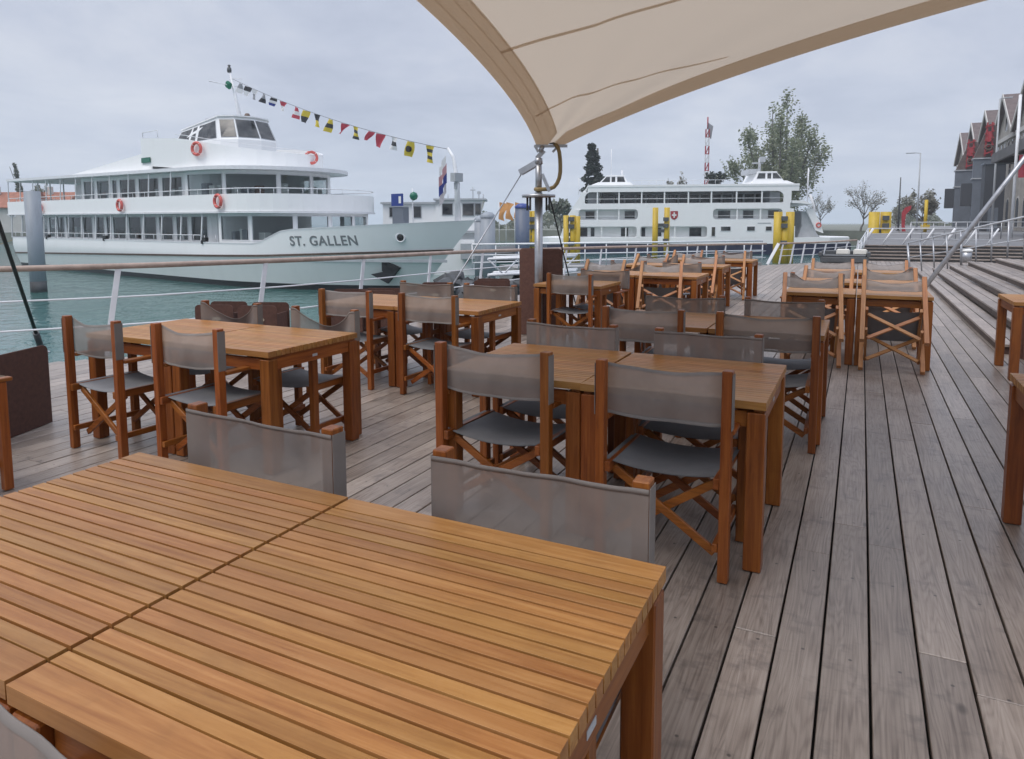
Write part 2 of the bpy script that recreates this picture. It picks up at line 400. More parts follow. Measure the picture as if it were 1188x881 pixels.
# cloud deck seen in perspective: direction divided by height
den = mathn(nt, 'ADD', zc, .16)
cx = N(nt, 'ShaderNodeCombineXYZ'); L(nt, mathn(nt, 'DIVIDE', sx.outputs['X'], den), cx.inputs[0]); L(nt, mathn(nt, 'DIVIDE', sx.outputs['Y'], den), cx.inputs[1])
n1 = noise(nt, cx.outputs[0], .55, 7, .6, .5); n2 = noise(nt, cx.outputs[0], 1.7, 6, .6, .3)
cl = mathn(nt, 'ADD', mathn(nt, 'MULTIPLY', n1, .65), mathn(nt, 'MULTIPLY', n2, .35))
cloud = ramp(nt, cl, [(.35, (2.85, 3.16, 4.00)), (.50, (3.80, 4.10, 4.90)), (.62, (4.70, 4.92, 5.50))])
horizon = ramp(nt, zc, [(.0, 1.0), (.20, 0.0)])
cloud = mixc(nt, mathn(nt, 'MULTIPLY', horizon, .45), cloud, (4.45, 5.05, 6.0))
zen = mathn(nt, 'ADD', mathn(nt, 'MULTIPLY', ramp(nt, zc, [(.36, 0.0), (.95, 1.0)]), 1.5), 1.0)   # overcast: the zenith is far brighter than the horizon
vm = N(nt, 'ShaderNodeVectorMath', operation='SCALE'); L(nt, cloud, vm.inputs[0]); L(nt, zen, vm.inputs['Scale'])
col = mixc(nt, .92, sky.outputs[0], vm.outputs[0])
L(nt, col, bg.inputs['Color']); bg.inputs['Strength'].default_value = .10
sl = bpy.data.lights.new('sun', 'SUN'); sl.energy = 1.1; sl.angle = R(35); sl.color = (1, .93, .84)
so = bpy.data.objects.new('sun', sl); C.objects.link(so)
sd = Vector((math.sin(SUN_AZ) * math.cos(SUN_EL), math.cos(SUN_AZ) * math.cos(SUN_EL), math.sin(SUN_EL)))
so.rotation_euler = sd.to_track_quat('Z', 'Y').to_euler(); so.location = (0, 0, 50)
vs = scene.view_settings
vs.view_transform = 'Standard'; vs.look = 'None'; vs.exposure = 0.58; vs.gamma = 1.0; vs.use_curve_mapping = False
scene.render.engine = 'CYCLES'
scene.cycles.transparent_max_bounces = 12
scene.cycles.max_bounces = 6; scene.cycles.volume_bounces = 1

# ------------------------------------------------------------------ setting: water, deck, steps, quay
WZ = -1.9
tag(MB().add([(-1500, -600, WZ), (1500, -600, WZ), (1500, 2500, WZ), (-1500, 2500, WZ)], [(0, 1, 2, 3)]).build('water', 'water', recalc=False), kind='structure')

RAIL = [(-12.1, -.5, 1.03), (-9.9, 2.2, 1.03), (-8.27, 4.1, 1.03), (-7.35, 5.3, 1.03), (-6.85, 6.8, 1.02), (-6.62, 8.6, 1.0), (-6.55, 11.3, .97), (-6.35, 14.0, .92), (-5.85, 17.2, .87), (-4.95, 20.6, .82), (-3.8, 23.9, .78), (-2.99, 26.15, .74)]
RAIL2 = [(-2.6, 26.6, .74), (-1.6, 28.2, .74), (-.75, 29.5, .76), (-.15, 30.3, .80)]
edge = [(p[0], p[1]) for p in RAIL] + [(p[0], p[1]) for p in RAIL2]
def y_edge(x):
    xs = [e[0] for e in edge]; ys = [e[1] for e in edge]
    return float(np.interp(x, xs, ys, right=30.4))
STEPX = 1.44
deck = MB(); r2 = random.Random(3)
PITCH = .1503; k0 = -80
for k in range(k0, 60):
    x0 = -.0645 + PITCH * k + .004; x1 = x0 + PITCH - .0085
    ytop = y_edge(x0) - .02 if x0 < STEPX - .1 else 9.6
    if x0 > 13: break
    if x0 > STEPX - .1: ytop = 30.38
    y = -3.0 + r2.random() * -2
    while y < ytop:
        ln = 2.6 + r2.random() * 2.2
        y1 = min(y + ln, ytop); y0 = max(y, -3.5)
        if y1 - y0 > .1:
            dz = r2.uniform(-.0012, .0012)
            deck.span(x0, x1, y0, y1 - .003, -.03 + dz, 0 + dz)
        y += ln
tag(deck.build('deck', 'deck', bevel=.0025), kind='structure')
# added black slab under the planks; the gaps' shade is put into its colour
ub = MB(); pts = [(e[0], e[1] - .03) for e in edge] + [(13, 30.35), (13, -3.5), (-12.1, -3.5)]
ub.prism(pts, -.35, -.06); tag(ub.build('underdeck_shade_slab', plain('underdeck_shade', (.012, .011, .011), .9)), kind='structure')

# wooden steps rising to the right
st = MB(); ri_ = MB(); r3 = random.Random(11)
rise = .12
starts = [(1.44, 9.45, 0), (1.76, 9.47, 0), (2.10, 9.49, 0), (2.46, 9.51, 0), (2.95, 9.53, 0)]
for i, (xs, ys, ye) in enumerate(starts):
    z1 = rise * (i + 1); xe = starts[i+1][0] if i + 1 < len(starts) else 9.0
    npl = max(2, int(round((xe + .0 - xs) / .15))); wpl = (xe - xs) / npl
    yend = lambda x: 22.6 - (x - 1.44) * 1.25
    for j in range(npl):
        xa = xs + j * wpl
        if xa > 7: break
        ya = ys
        while ya < yend(xa):
            ln = 2.2 + r3.random() * 2; yb = min(ya + ln, yend(xa))
            if yb - ya > .08: st.span(xa + .005, xa + wpl - .009, ya, yb - .004, z1 - .03, z1)
            ya += ln
    ya = ys                                         # riser board
    while ya < yend(xs):
        ln = 3 + r3.random() * 2; yb = min(ya + ln, yend(xs))
        ri_.span(xs + .03, xs + .055, ya + .03, yb, z1 - rise + .004, z1 - .034); ya += ln
tag(st.build('wooden_steps', 'deck', bevel=.002), kind='structure'); tag(ri_.build('step_risers', plain('grey_brown_boards', (.115, .085, .07), .7, 0, .3, 5)), kind='structure')
en = MB()
for i, (xs, ys, ye) in enumerate(starts): en.span(xs + .06, 7.0, ys + .03, ys + .06, rise * i + .002, rise * (i + 1) - .034)
tag(en.build('steps_side', plain('dark_red_brown_boards', (.10, .055, .045), .7, 0, .3, 5)), kind='structure')

# quay and the stairs that climb to it
qz = .56
tr = MB()
for i in range(5): tr.span(.1 - .0 * i, 14, 30.45 + i * .42, 33.0, qz * i / 5 + .004, qz * (i + 1) / 5 - .035)
tag(tr.build('quay_stairs', plain('dark_stair_gap', (.07, .068, .068), .8)), kind='structure')
tt = MB()
for i in range(5):
    for j in range(3): tt.span(.08, 14, 30.42 + i * .42 + j * .14, 30.42 + i * .42 + j * .14 + .13, qz * (i + 1) / 5 - .032, qz * (i + 1) / 5)
tag(tt.build('stair_treads', 'deckx'), kind='structure')
q = MB().prism([(.08, 32.6), (60, 32.6), (80, 400), (12, 400), (3.0, 120), (.3, 60)], -3, qz - .004)
tag(q.build('quay', 'quay'), kind='structure')
land = MB().prism([(-72, 118), (-30, 112), (-12, 108), (-9, 118), (5, 112), (8, 97), (60, 96), (200, 420), (-200, 420)], -3, lambda x, y: .2)
tag(land.build('far_shore', 'land'), kind='structure')
land2 = MB().prism([(-260, 60), (-112, 88), (-98, 112), (-150, 180), (-330, 180)], -3, .2)
tag(land2.build('left_shore', 'land'), kind='structure')
# ------------------------------------------------------------------ furniture: teak tables
def make_table(W, D, nsl):
    t = empty('slatted_table')
    top = MB(); Hh = .75; th = .034; eb = .066
    top.span(-W/2, W/2, -D/2, -D/2 + eb, Hh - th, Hh); top.span(-W/2, W/2, D/2 - eb, D/2, Hh - th, Hh)
    y0 = -D/2 + eb + .004; p = (D - 2 * eb - .004) / nsl
    for i in range(nsl): top.span(-W/2, W/2, y0 + i * p, y0 + (i + 1) * p - .0062, Hh - th, Hh)
    top.build('tabletop', 'slat', t, bevel=.0004)
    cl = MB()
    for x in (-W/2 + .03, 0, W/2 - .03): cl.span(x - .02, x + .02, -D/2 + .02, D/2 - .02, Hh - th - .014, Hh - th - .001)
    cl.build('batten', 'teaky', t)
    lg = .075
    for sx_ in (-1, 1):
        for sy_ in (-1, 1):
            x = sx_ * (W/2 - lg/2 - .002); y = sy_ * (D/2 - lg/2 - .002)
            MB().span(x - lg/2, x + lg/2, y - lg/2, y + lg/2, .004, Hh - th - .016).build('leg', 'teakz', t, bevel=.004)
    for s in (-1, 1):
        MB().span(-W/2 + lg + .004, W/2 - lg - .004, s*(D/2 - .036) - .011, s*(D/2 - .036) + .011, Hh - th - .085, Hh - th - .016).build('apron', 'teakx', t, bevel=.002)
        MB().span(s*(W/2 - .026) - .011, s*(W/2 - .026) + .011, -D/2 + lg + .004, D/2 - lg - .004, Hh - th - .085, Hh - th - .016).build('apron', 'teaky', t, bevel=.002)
    MB().span(W/2 - .0148, W/2 - .0135, -.022, .022, Hh - th - .058, Hh - th - .042).build('maker_plate', 'grey', t)
    return t
TPROTO = {}
def table(xr, y0, W, D, label, group, rz=0):
    key = (round(W, 3), round(D, 3))
    if key not in TPROTO:
        o = TPROTO[key] = make_table(W, D, max(8, int(round((D - .14) / .0378))))
    else: o = copy_tree(TPROTO[key])
    o.location = (xr - W/2, y0 + D/2, 0); o.rotation_euler = (0, 0, rz)
    return tag(o, label, 'table', group)
GT = 'square teak tables pushed together in pairs on the deck'
W = .872
def pair(xr, y0, D, la, lb, W=W, g=GT, Wl=None, rl=0.0):
    table(xr, y0, W, D, la, g); table(xr - W - .012, y0 + .004, Wl or W, D, lb, g, rl)
pair(-.353, .594, .868, 'large slatted teak table in the foreground, right half of the nearest pair', 'large slatted teak table in the foreground, cut by the left edge of the picture')
pair(-.325, 3.025, .872, 'teak table behind the nearest pair, its bare right end facing the open deck', 'teak table behind the nearest pair, left half, with a chair in front of the joint', .825, GT, .755, R(1.2))
pair(-.19, 5.02, .85, 'teak table in the third row, right half, next to the open plank aisle', 'teak table in the third row, left half, mostly hidden by grey chair backs', .755)
pair(-3.085, 2.985, .815, 'teak table at the left nearest the railing row, right half with an exposed corner', 'teak table at the far left, left half, under the white ship', .85)
pair(-2.895, 5.17, .85, 'teak table left of the mast, right half, beside the tall brown covers', 'teak table left of the mast, left half, behind chair backs')
table(-2.735, 7.84, W, .78, 'single teak table just right of the steel mast', GT)
pair(-2.0, 9.72, .85, 'teak table with a tipped-up chair, front of the row below the ferry, right half', 'teak table with a tipped-up chair, front of the row below the ferry, left half')
pair(-2.06, 12.06, .85, 'teak table in the middle of the row below the ferry, right half', 'teak table in the middle of the row below the ferry, left half')
pair(-1.86, 14.15, .85, 'teak table at the back of the row below the ferry, right half', 'teak table at the back of the row below the ferry, left half')
GS = 'small teak tables with tipped-up chairs beside the wooden steps'
for (y0, nm) in ((8.05, 'front'), (9.58, 'middle'), (11.58, 'back')):
    pair(.672, y0, .70, 'small teak table beside the wooden steps, right half of the %s pair' % nm, 'small teak table beside the wooden steps, left half of the %s pair' % nm, .69, GS)
table(.69 + .872, 3.32, .872, .85, 'teak table at the right edge of the picture, nearest the camera', 'teak tables cut off by the right edge of the picture')
table(1.30 + .872, 7.9, .872, .85, 'teak table at the right edge of the picture, behind the nearer one, below the steps', 'teak tables cut off by the right edge of the picture')

# ------------------------------------------------------------------ furniture: folding director's chairs
def strip(y, z0, z1, hw, bow, sag, n=24, m=6):
    """sling of mesh cloth between two posts: one sheet, with doubled hems along its edges"""
    b = MB(); rs = random.Random(int(sag * 9000 + bow * 777)); w1, w2, w3 = (rs.uniform(0, 6) for _ in range(3))
    def pt(u, v, o=0.0):
        k = max(0.0, 1 - (u / .86) ** 2); wv = min(1, 3 * k)
        z = z0 + (z1 - z0) * v - sag * k * (.35 + .65 * v) + wv * .0018 * math.sin(u * 6 + w3) * (1 if v > .5 else -1)
        yy = y - bow * k * (.6 + .4 * math.sin(v * 3.14)) - wv * (.004 * math.sin(u * 5 + v * 4 + w1) + .0018 * math.sin(u * 13 - v * 6 + w2))
        return (u * hw, yy + o, z)
    U = [-1 + 2 * i / n for i in range(n + 1)]
    b.grid([[pt(u, .055 + .89 * j / m) for u in U] for j in range(m + 1)])
    b.cm = 1
    for v0, v1 in ((0, .06), (.94, 1)):
        b.grid([[pt(u, v0, -.0015) for u in U], [pt(u, v1, -.0015) for u in U], [pt(u, v1, .0015) for u in U], [pt(u, v0, .0015) for u in U], [pt(u, v0, -.0015) for u in U]])
    return b
def make_chair(bow=.045, sag=.006, zlo=.655, zhi=.885, seatsag=.03, wd='teak'):
    t = empty('director_chair')
    hw = .272; yb, yf = -.215, .215
    for s in (-1, 1):
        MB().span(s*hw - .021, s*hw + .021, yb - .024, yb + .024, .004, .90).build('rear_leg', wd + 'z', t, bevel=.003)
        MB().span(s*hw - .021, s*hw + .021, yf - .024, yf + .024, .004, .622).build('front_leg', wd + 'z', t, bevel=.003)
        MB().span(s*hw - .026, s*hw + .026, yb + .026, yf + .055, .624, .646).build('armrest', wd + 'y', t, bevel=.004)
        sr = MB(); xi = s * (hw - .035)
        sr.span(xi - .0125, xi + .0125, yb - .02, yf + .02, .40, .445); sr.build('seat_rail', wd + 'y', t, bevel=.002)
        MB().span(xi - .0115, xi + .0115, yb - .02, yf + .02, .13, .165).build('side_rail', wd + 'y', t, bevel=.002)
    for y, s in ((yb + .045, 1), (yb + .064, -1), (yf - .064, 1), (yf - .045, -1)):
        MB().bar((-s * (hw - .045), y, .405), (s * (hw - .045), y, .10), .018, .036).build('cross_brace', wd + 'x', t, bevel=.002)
    bk = strip(yb + .0285, zlo, zhi, hw + .0205, bow, sag)
    for s in (-1, 1):                               # sleeve that wraps each post
        bk.span(s * (hw + .0215), s * (hw + .024), yb - .026, yb + .027, zlo, zhi)
    bk.build('backrest', ['back', 'hemcloth'], t)
    se = MB(); rows = []
    nx, ny = 12, 5
    for side_ in (0, 1):
        rows = []
        for j in range(ny + 1):
            rows.append([(-(hw-.012) + 2*(hw-.012)*i/nx, yb + .02 + (yf - .005 - yb)*j/ny, .449 - seatsag*(1 - (-1 + 2*i/nx)**2) - .003*side_) for i in range(nx + 1)])
        se.grid(rows if side_ == 0 else [r[::-1] for r in rows])
    se.build('seat', 'seat', t)
    return t
PRO = {'taut': None, 'soft': None, 'droop': None, 'tip': None, 'taut1': None, 'taut2': None}
NTAUT = [0]
def proto(kind):
    if kind == 'taut': NTAUT[0] += 1; kind = ('taut', 'taut1', 'taut2')[NTAUT[0] % 3]
    o = PRO[kind]
    if o is None:
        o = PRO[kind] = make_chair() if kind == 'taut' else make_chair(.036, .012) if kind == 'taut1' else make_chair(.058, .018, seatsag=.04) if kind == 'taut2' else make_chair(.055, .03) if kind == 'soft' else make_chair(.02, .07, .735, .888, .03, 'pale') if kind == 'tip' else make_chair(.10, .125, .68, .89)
        return o
    return copy_tree(o)
def chair(x, yb, facing, kind, label, group, rz=0.0):
    """x, yb = centre of the rear legs; facing +1 looks along the planks, -1 back to the camera"""
    o = proto(kind); a = rz + (0 if facing > 0 else math.pi)
    o.location = (x + math.sin(a) * -.215, yb + .215 * math.cos(a), 0); o.rotation_euler = (0, 0, a)
    return tag(o, label, 'chair', group)
def tipped(x, yf, label, group, th=50, rz=0.0, kind='tip'):
    """chair tipped forward on its front feet, back leaning on a table edge"""
    o = proto(kind); mt = Matrix.Rotation(rz, 3, 'Z') @ Matrix.Rotation(-R(th), 3, 'X')
    off = mt @ Vector((0, .238, 0)); o.location = Vector((x, yf, .004)) - off
    o.rotation_euler = mt.to_euler()
    return tag(o, label, 'chair', group)
GC = 'teak director chairs with grey mesh at the teak tables'
chair(-.708, 1.56, -1, 'taut', 'grey chair back facing us across the nearest table, the right one of two', GC, R(1.5))
chair(-1.68, 1.585, -1, 'taut', 'grey chair back facing us across the nearest table, the left one of two', GC, R(-2)).scale = (1.10, 1, 1)
chair(-.80, .447, 1, 'taut', 'dark grey chair back cut off by the bottom left corner of the picture', GC, 0)
chair(-.732, 2.90, 1, 'taut', 'chair in front of the second table pair, right of two, crossed braces fully in view', GC, R(-1))
chair(-1.595, 2.975, 1, 'taut', 'chair in front of the second table pair, left of two, just behind the nearest table', GC, R(-2.5))
chair(-.742, 3.925, -1, 'taut', 'chair across the second table pair, right of two, only its mesh back showing', GC, R(-1))
chair(-1.56, 3.945, -1, 'taut', 'chair across the second table pair, left of two, only its mesh back showing', GC, R(-3))
chair(-.532, 4.83, 1, 'taut', 'chair in front of the third table pair, right one with long leg beside the aisle', GC, R(1))
chair(-1.36, 4.80, 1, 'taut', 'chair in front of the third table pair, left one', GC, R(.5))
chair(-.525, 5.88, -1, 'taut', 'chair across the third table pair, right one, backing on the aisle of tipped chairs', GC, R(1))
chair(-1.30, 5.86, -1, 'taut', 'chair across the third table pair, left one, in front of the tipped chairs', GC, R(4))
chair(-4.42, 2.79, 1, 'soft', 'leftmost standing chair, beside the big brown planter at the far left', GC, R(-3))
chair(-3.56, 2.815, 1, 'soft', 'second standing chair from the left, in front of the left table under the ship', GC, R(-1))
chair(-4.36, 3.86, -1, 'droop', 'chair with a sagging back across the left table, in front of the brown planters', GC, R(2))
chair(-3.43, 3.865, -1, 'droop', 'chair with a sagging back across the left table, at its right end', GC, R(0))
chair(-4.19, 5.0, 1, 'taut', 'chair in front of the table left of the mast, left of two', GC, 0)
chair(-3.285, 4.985, 1, 'taut', 'chair in front of the table left of the mast, right of two', GC, R(-1))
chair(-4.02, 6.08, -1, 'taut', 'chair across the table left of the mast, left of two, against the ship hull', GC, R(-3))
chair(-3.27, 6.08, -1, 'taut', 'chair across the table left of the mast, right of two, beside the tall brown covers', GC, R(-2))
chair(-3.08, 7.72, 1, 'taut', 'chair right of the steel mast, in front of the single table', GC, R(-3))
chair(-2.97, 8.68, -1, 'taut', 'chair right of the steel mast, behind the single table', GC, R(0))
chair(-4.56, 1.74, 1, 'taut', 'chair at the left edge of the picture, only one front leg in view', GC, 0)
GP = 'director chairs tipped forward against the tables'
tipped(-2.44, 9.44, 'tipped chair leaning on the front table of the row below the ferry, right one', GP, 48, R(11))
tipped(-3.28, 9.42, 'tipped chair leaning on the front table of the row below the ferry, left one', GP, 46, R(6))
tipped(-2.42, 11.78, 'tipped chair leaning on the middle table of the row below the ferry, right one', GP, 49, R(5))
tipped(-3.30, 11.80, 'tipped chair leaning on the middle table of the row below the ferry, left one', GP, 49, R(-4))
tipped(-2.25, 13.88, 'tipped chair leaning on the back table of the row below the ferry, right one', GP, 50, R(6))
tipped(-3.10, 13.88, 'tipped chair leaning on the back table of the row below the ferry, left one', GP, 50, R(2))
for (x, y, s) in ((-2.45, 10.78, 'front table of the row below the ferry, right'), (-3.3, 10.80, 'front table of the row below the ferry, left'), (-2.5, 13.1, 'middle table of the row below the ferry, right'), (-3.35, 13.1, 'middle table of the row below the ferry, left'), (-2.3, 15.2, 'back table of the row below the ferry, right')):
    chair(x, y, -1, 'droop' if x < -3 else 'soft', 'dark chair back standing behind the %s half' % s, GC, R(random.uniform(-6, 6)))
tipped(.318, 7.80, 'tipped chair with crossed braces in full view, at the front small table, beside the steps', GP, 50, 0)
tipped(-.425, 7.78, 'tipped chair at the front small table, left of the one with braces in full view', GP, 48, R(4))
chair(-.45, 9.0, -1, 'droop', 'dark chair back standing between the front and middle small tables, left side', GC, R(-8))
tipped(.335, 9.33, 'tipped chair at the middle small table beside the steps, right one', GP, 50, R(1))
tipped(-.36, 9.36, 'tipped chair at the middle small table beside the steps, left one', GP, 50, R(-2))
chair(.33, 10.56, -1, 'droop', 'chair back standing between the middle and back small tables, right side', GC, R(3))
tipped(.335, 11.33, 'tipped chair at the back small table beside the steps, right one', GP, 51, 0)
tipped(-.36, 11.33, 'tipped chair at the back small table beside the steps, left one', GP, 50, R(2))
# ------------------------------------------------------------------ sail, mast, stays
MX, MY = -3.735, 8.28
def mast():
    t = empty('steel_mast', (MX, MY, 0), 0, 'slender steel mast with a round plate, holding the corner of the beige sail', 'mast')
    MB().cyl((0, 0, .004), .13, .02).build('foot_plate', 'steel', t)
    MB().cyl((0, 0, .025), .052, 1.80).build('post', 'steel', t)
    pl = MB().cyl((0, 0, 1.826), .215, .035, 28); pl.cyl((0, 0, 1.862), .05, .03); pl.build('round_plate', 'steel', t)
    MB().cyl((0, 0, 1.893), .042, .36).build('upper_post', 'steel', t)
    b = MB()                                          # forked head that takes the stay and the sail
    a = Vector((0, 0, 2.17))
    for s in (-1, 1): b.bar(a + Vector((-.26, s*.03, -.02)), a + Vector((.03, s*.03, .12)), .014, .075)
    b.cyl((0, 0, 2.254), .05, .07); b.bar((-.02, -.01, 2.32), (.06, .03, 2.42), .03, .06)
    b.bar((.16, -.02, 1.90), (.05, 0, 2.12), .02, .04)
    b.build('head_fork', 'steel', t)
    h = MB()
    for x, y in ((-.16, 0), (.15, 0), (-.05, -.15), (.04, .16)): h.cyl((x, y, 1.66 if x else 1.7), .014, .166)
    h.build('hanging_bolts', 'darkgrey', t)
    k = MB()
    k.bar((-.05, -.03, 2.475), (.33, .16, 2.475), .03, .035); k.bar((0, -.01, 2.40), (-.04, -.03, 2.48), .05, .03); k.bar((.16, .08, 2.40), (.22, .11, 2.47), .04, .03)
    k.tube([(.02, .0, 2.40), (.05, .02, 2.48)], .03, 10); k.build('corner_clamp', 'steel', t)
    return t
mast()
hs = MB(); pts = []
for i in range(15):
    a = i / 14
    p = [(.17, .06, 2.53), (.24, .08, 2.44), (.262, .09, 2.25), (.25, .085, 2.07), (.17, .06, 1.945), (.03, -.06, 1.925), (-.02, -.055, 1.93)]
    f = a * (len(p) - 1); j = min(int(f), len(p) - 2); u = f - j
    p0, p1, p2, p3 = (Vector(p[max(0, min(len(p)-1, j + d))]) for d in (-1, 0, 1, 2))
    pts.append(.5 * ((2*p1) + (p2 - p0)*u + (2*p0 - 5*p1 + 4*p2 - p3)*u*u + (3*p1 - p0 - 3*p2 + p3)*u**3))
ho = hs.tube(pts, .026, 10).build('drain_hose', 'hose'); ho.location = (MX, MY, 0)
hk = MB().cyl((.17, .06, 2.50), .045, .10, 12).build('hose_collar', 'black', ho)
tag(ho, 'tan curved rubber hose hanging in a loop from the sail corner onto the round plate', 'hose')

cnr = np.array([MX - .03, MY - .02, 2.50]); cR = np.array([MX + .30, MY + .15, 2.50])
A = np.array([-2.435, -.296, 3.285]); B = np.array([7.284, 5.615, 3.374]); iL = np.array([.93658, .17352, .18268]); iR = np.array([-.26391, -.88767, .22641])
def sail_pt(u, v):                                   # u outwards from the mast corner, v from the left edge to the right edge; both edges hollow
    p = (cnr + (A - cnr) * u + iL * (4 * .4234 * u * (1 - u))) * (1 - v) + (cR + (B - cR) * u + iR * (4 * 1.118 * u * (1 - u))) * v
    p[2] += .45 * 4 * v * (1 - v) * u
    p[2] += (.022 * math.sin(v * 21 + 1.3) * math.exp(-u * 5) + .010 * math.sin(v * 37 + u * 6) * math.exp(-u * 3)) * min(1, 8 * u) * 4 * v * (1 - v)     # tension folds fanning out of the corner
    return p
def sail_grid(u0, u1, v0, v1, nu, nv, dz=0.0):
    return [[tuple(sail_pt(u0 + (u1-u0)*i/nu, v0 + (v1-v0)*j/nv) + np.array([0, 0, dz])) for j in range(nv + 1)] for i in range(nu + 1)]
sr = empty('shade_sail', tuple(cnr), 0, 'large beige fabric sail stretched over the tables, its hemmed corner tied to the steel mast', 'sail')
def sail_part(name, grids, mat):
    b = MB()
    for g in grids: b.grid(g)
    b.xf(lambda v: v - Vector(tuple(cnr)))
    return b.build(name, mat, sr, recalc=False)
sail_part('cloth', [sail_grid(.0, 1, .0, 1, 60, 72)], 'sail')
def hem_grid(side, w, n=70, dz=-.006):
    rows = []
    for i in range(n + 1):
        u = (i / n) ** 1.3; row = []
        full = np.linalg.norm(sail_pt(u, 1) - sail_pt(u, 0)); k = min(.42, w / full)
        for j in range(4):
            v = k * j / 3; row.append(tuple(sail_pt(u, v if side == 0 else 1 - v) + np.array([0, 0, dz])))
        rows.append(row)
    return rows
sail_part('edge_hem', [hem_grid(0, .30)], 'hem'); sail_part('edge_hem', [hem_grid(1, .30)], 'hem')
for off in (.10, .20, .285):
    def thin(side, off):
        rows = []
        for i in range(71):
            u = (i / 70) ** 1.3; full = np.linalg.norm(sail_pt(u, 1) - sail_pt(u, 0)); row = []
            for d in (off, off + .006): v = min(.42, d / full); row.append(tuple(sail_pt(u, v if side == 0 else 1 - v) + np.array([0, 0, -.010])))
            rows.append(row)
        return rows
    sail_part('stitching', [thin(0, off)], 'seam'); sail_part('stitching', [thin(1, off)], 'seam')
def seam(P, wdt=.06, n=40):
    us = np.interp(np.linspace(0, 1, n), np.linspace(0, 1, len(P)), [p[0] for p in P]); vv = np.interp(np.linspace(0, 1, n), np.linspace(0, 1, len(P)), [p[1] for p in P]); rows = []
    for u, v in zip(us, vv):
        a = sail_pt(u, v); b_ = sail_pt(u + .01, v); d = (b_ - a); d = d / np.linalg.norm(d) * wdt
        rows.append([tuple(a + np.array([0, 0, -.004])), tuple(a + d + np.array([0, 0, -.004]))])
    return rows
sail_part('seam', [seam([(.361, .06), (.377, .286), (.412, .437), (.46, .60)])], 'seam')
sail_part('seam', [seam([(.135, .10), (.153, .21), (.217, .622), (.273, .815)])], 'seam')
a = Vector((MX - .24, MY - .0, 2.14)); g = onz(541, 412, 0.0); ap = at(541, 352, (Vector((g.x, g.y, 0)) - Vector((0, 0, 0))).length * .97)
st_ = empty('stay_rod', (0, 0, 0), 0, 'thin grey steel stay running down from the mast head to the left', 'stay')
foot = Vector((-4.75, 6.9, .02))
MB().tube([a, foot], .009, 8).build('rod', 'steel', st_); MB().tube([foot + (a-foot)*.02, foot + (a-foot)*.17], .017, 8).build('turnbuckle', 'steel', st_); MB().cyl(foot - Vector((0, 0, .016)), .07, .012).build('anchor_plate', 'steel', st_)
s2 = empty('stay_cable', (0, 0, 0), 0, 'thin black cable running down from the round plate to the deck behind the single table', 'stay')
a = Vector((MX + .15, MY + .02, 1.82)); foot = Vector((-3.72, 9.75, .02))
MB().tube([a, foot], .010, 8).build('cable', 'black', s2); MB().cyl(foot - Vector((0, 0, .016)), .06, .012).build('anchor_plate', 'steel', s2)
s3 = empty('stay_strut', (0, 0, 0), 0, 'dark slanting stay with a thick lower sleeve at the far left, rising over the handrail', 'stay')
lo = onz(49, 408, 0.02); hi = at(0, 263, 6.6); hi2 = lo + (hi - lo) * 2.4
MB().tube([lo, hi2], .019, 8).build('cable', 'black', s3); MB().tube([lo + (hi2-lo)*.01, lo + (hi2-lo)*.075], .034, 10).build('sleeve', 'darkgrey', s3); MB().cyl(lo - Vector((0, 0, .016)), .08, .012).build('anchor_plate', 'steel', s3)
s4 = empty('stay_pole', (0, 0, 0), 0, 'long grey steel pole slanting up to the right, rising from behind the tipped chairs', 'stay')
lo = at(1071, 336, 13.4); hi = at(1190, 182, 13.4); d = hi - lo
lo = lo + d * (-(lo.z - .02) / d.z); hi2 = lo + d * 2.2
MB().tube([lo, hi2], .045, 10).build('pole', 'steel', s4); MB().cyl(lo - Vector((0, 0, .016)), .12, .012).build('anchor_plate', 'steel', s4)

# ------------------------------------------------------------------ railing along the water
def railing(name, pts, label, spacing, woodtop=True, lean=.20, wires=(.35, .66), postw=.05):
    t = empty(name, (0, 0, 0), 0, label, 'railing')
    P = [Vector(p) for p in pts]; seg = [0]
    for i in range(1, len(P)): seg.append(seg[-1] + (P[i] - P[i-1]).length)
    def pos(d):
        for i in range(1, len(P)):
            if d <= seg[i] or i == len(P) - 1:
                u = (d - seg[i-1]) / (seg[i] - seg[i-1]); return P[i-1].lerp(P[i], u), (P[i] - P[i-1]).normalized()
    n = max(2, int(seg[-1] / .4)); line = [pos(seg[-1] * i / n)[0] for i in range(n + 1)]
    MB().tube(line, .034 if woodtop else .024, 10).build('handrail', 'rail_wood' if woodtop else 'offwhite', t)
    base = pts[0][3] if len(pts[0]) > 3 else 0
    for f in wires: MB().tube([Vector((p.x, p.y, p.z * f)) for p in line], .011, 6).build('wire', 'offwhite', t)
    k = int(seg[-1] / spacing)
    for i in range(k + 1):
        p, d = pos(min(seg[-1], (i + .15) * spacing)); d = Vector((d.x, d.y, 0)).normalized()
        a, b = Vector((p.x, p.y, .004)) - d * lean * .35, Vector((p.x, p.y, p.z - .02)) + d * lean * .5
        MB().bar(a, b, .022, postw * 1.2, d).build('post', 'offwhite', t, bevel=.003)
    return t
railing('deck_railing', RAIL, 'ship-style railing with slanted white posts and a brown wooden handrail along the water', 1.72)
railing('deck_railing', RAIL2, 'short railing with slanted white posts closing the far end of the deck', .62, True, .22, (.4, .7), .06)
# gate post pair where both railings meet
gpost = MB().bar((-2.95, 26.3, .004), (-2.62, 26.55, .74), .05, .10, (1, 0, 0)).build('gate_post', 'offwhite'); tag(gpost, 'stout white slanted post where the wooden handrail ends in front of the ferry', 'post')

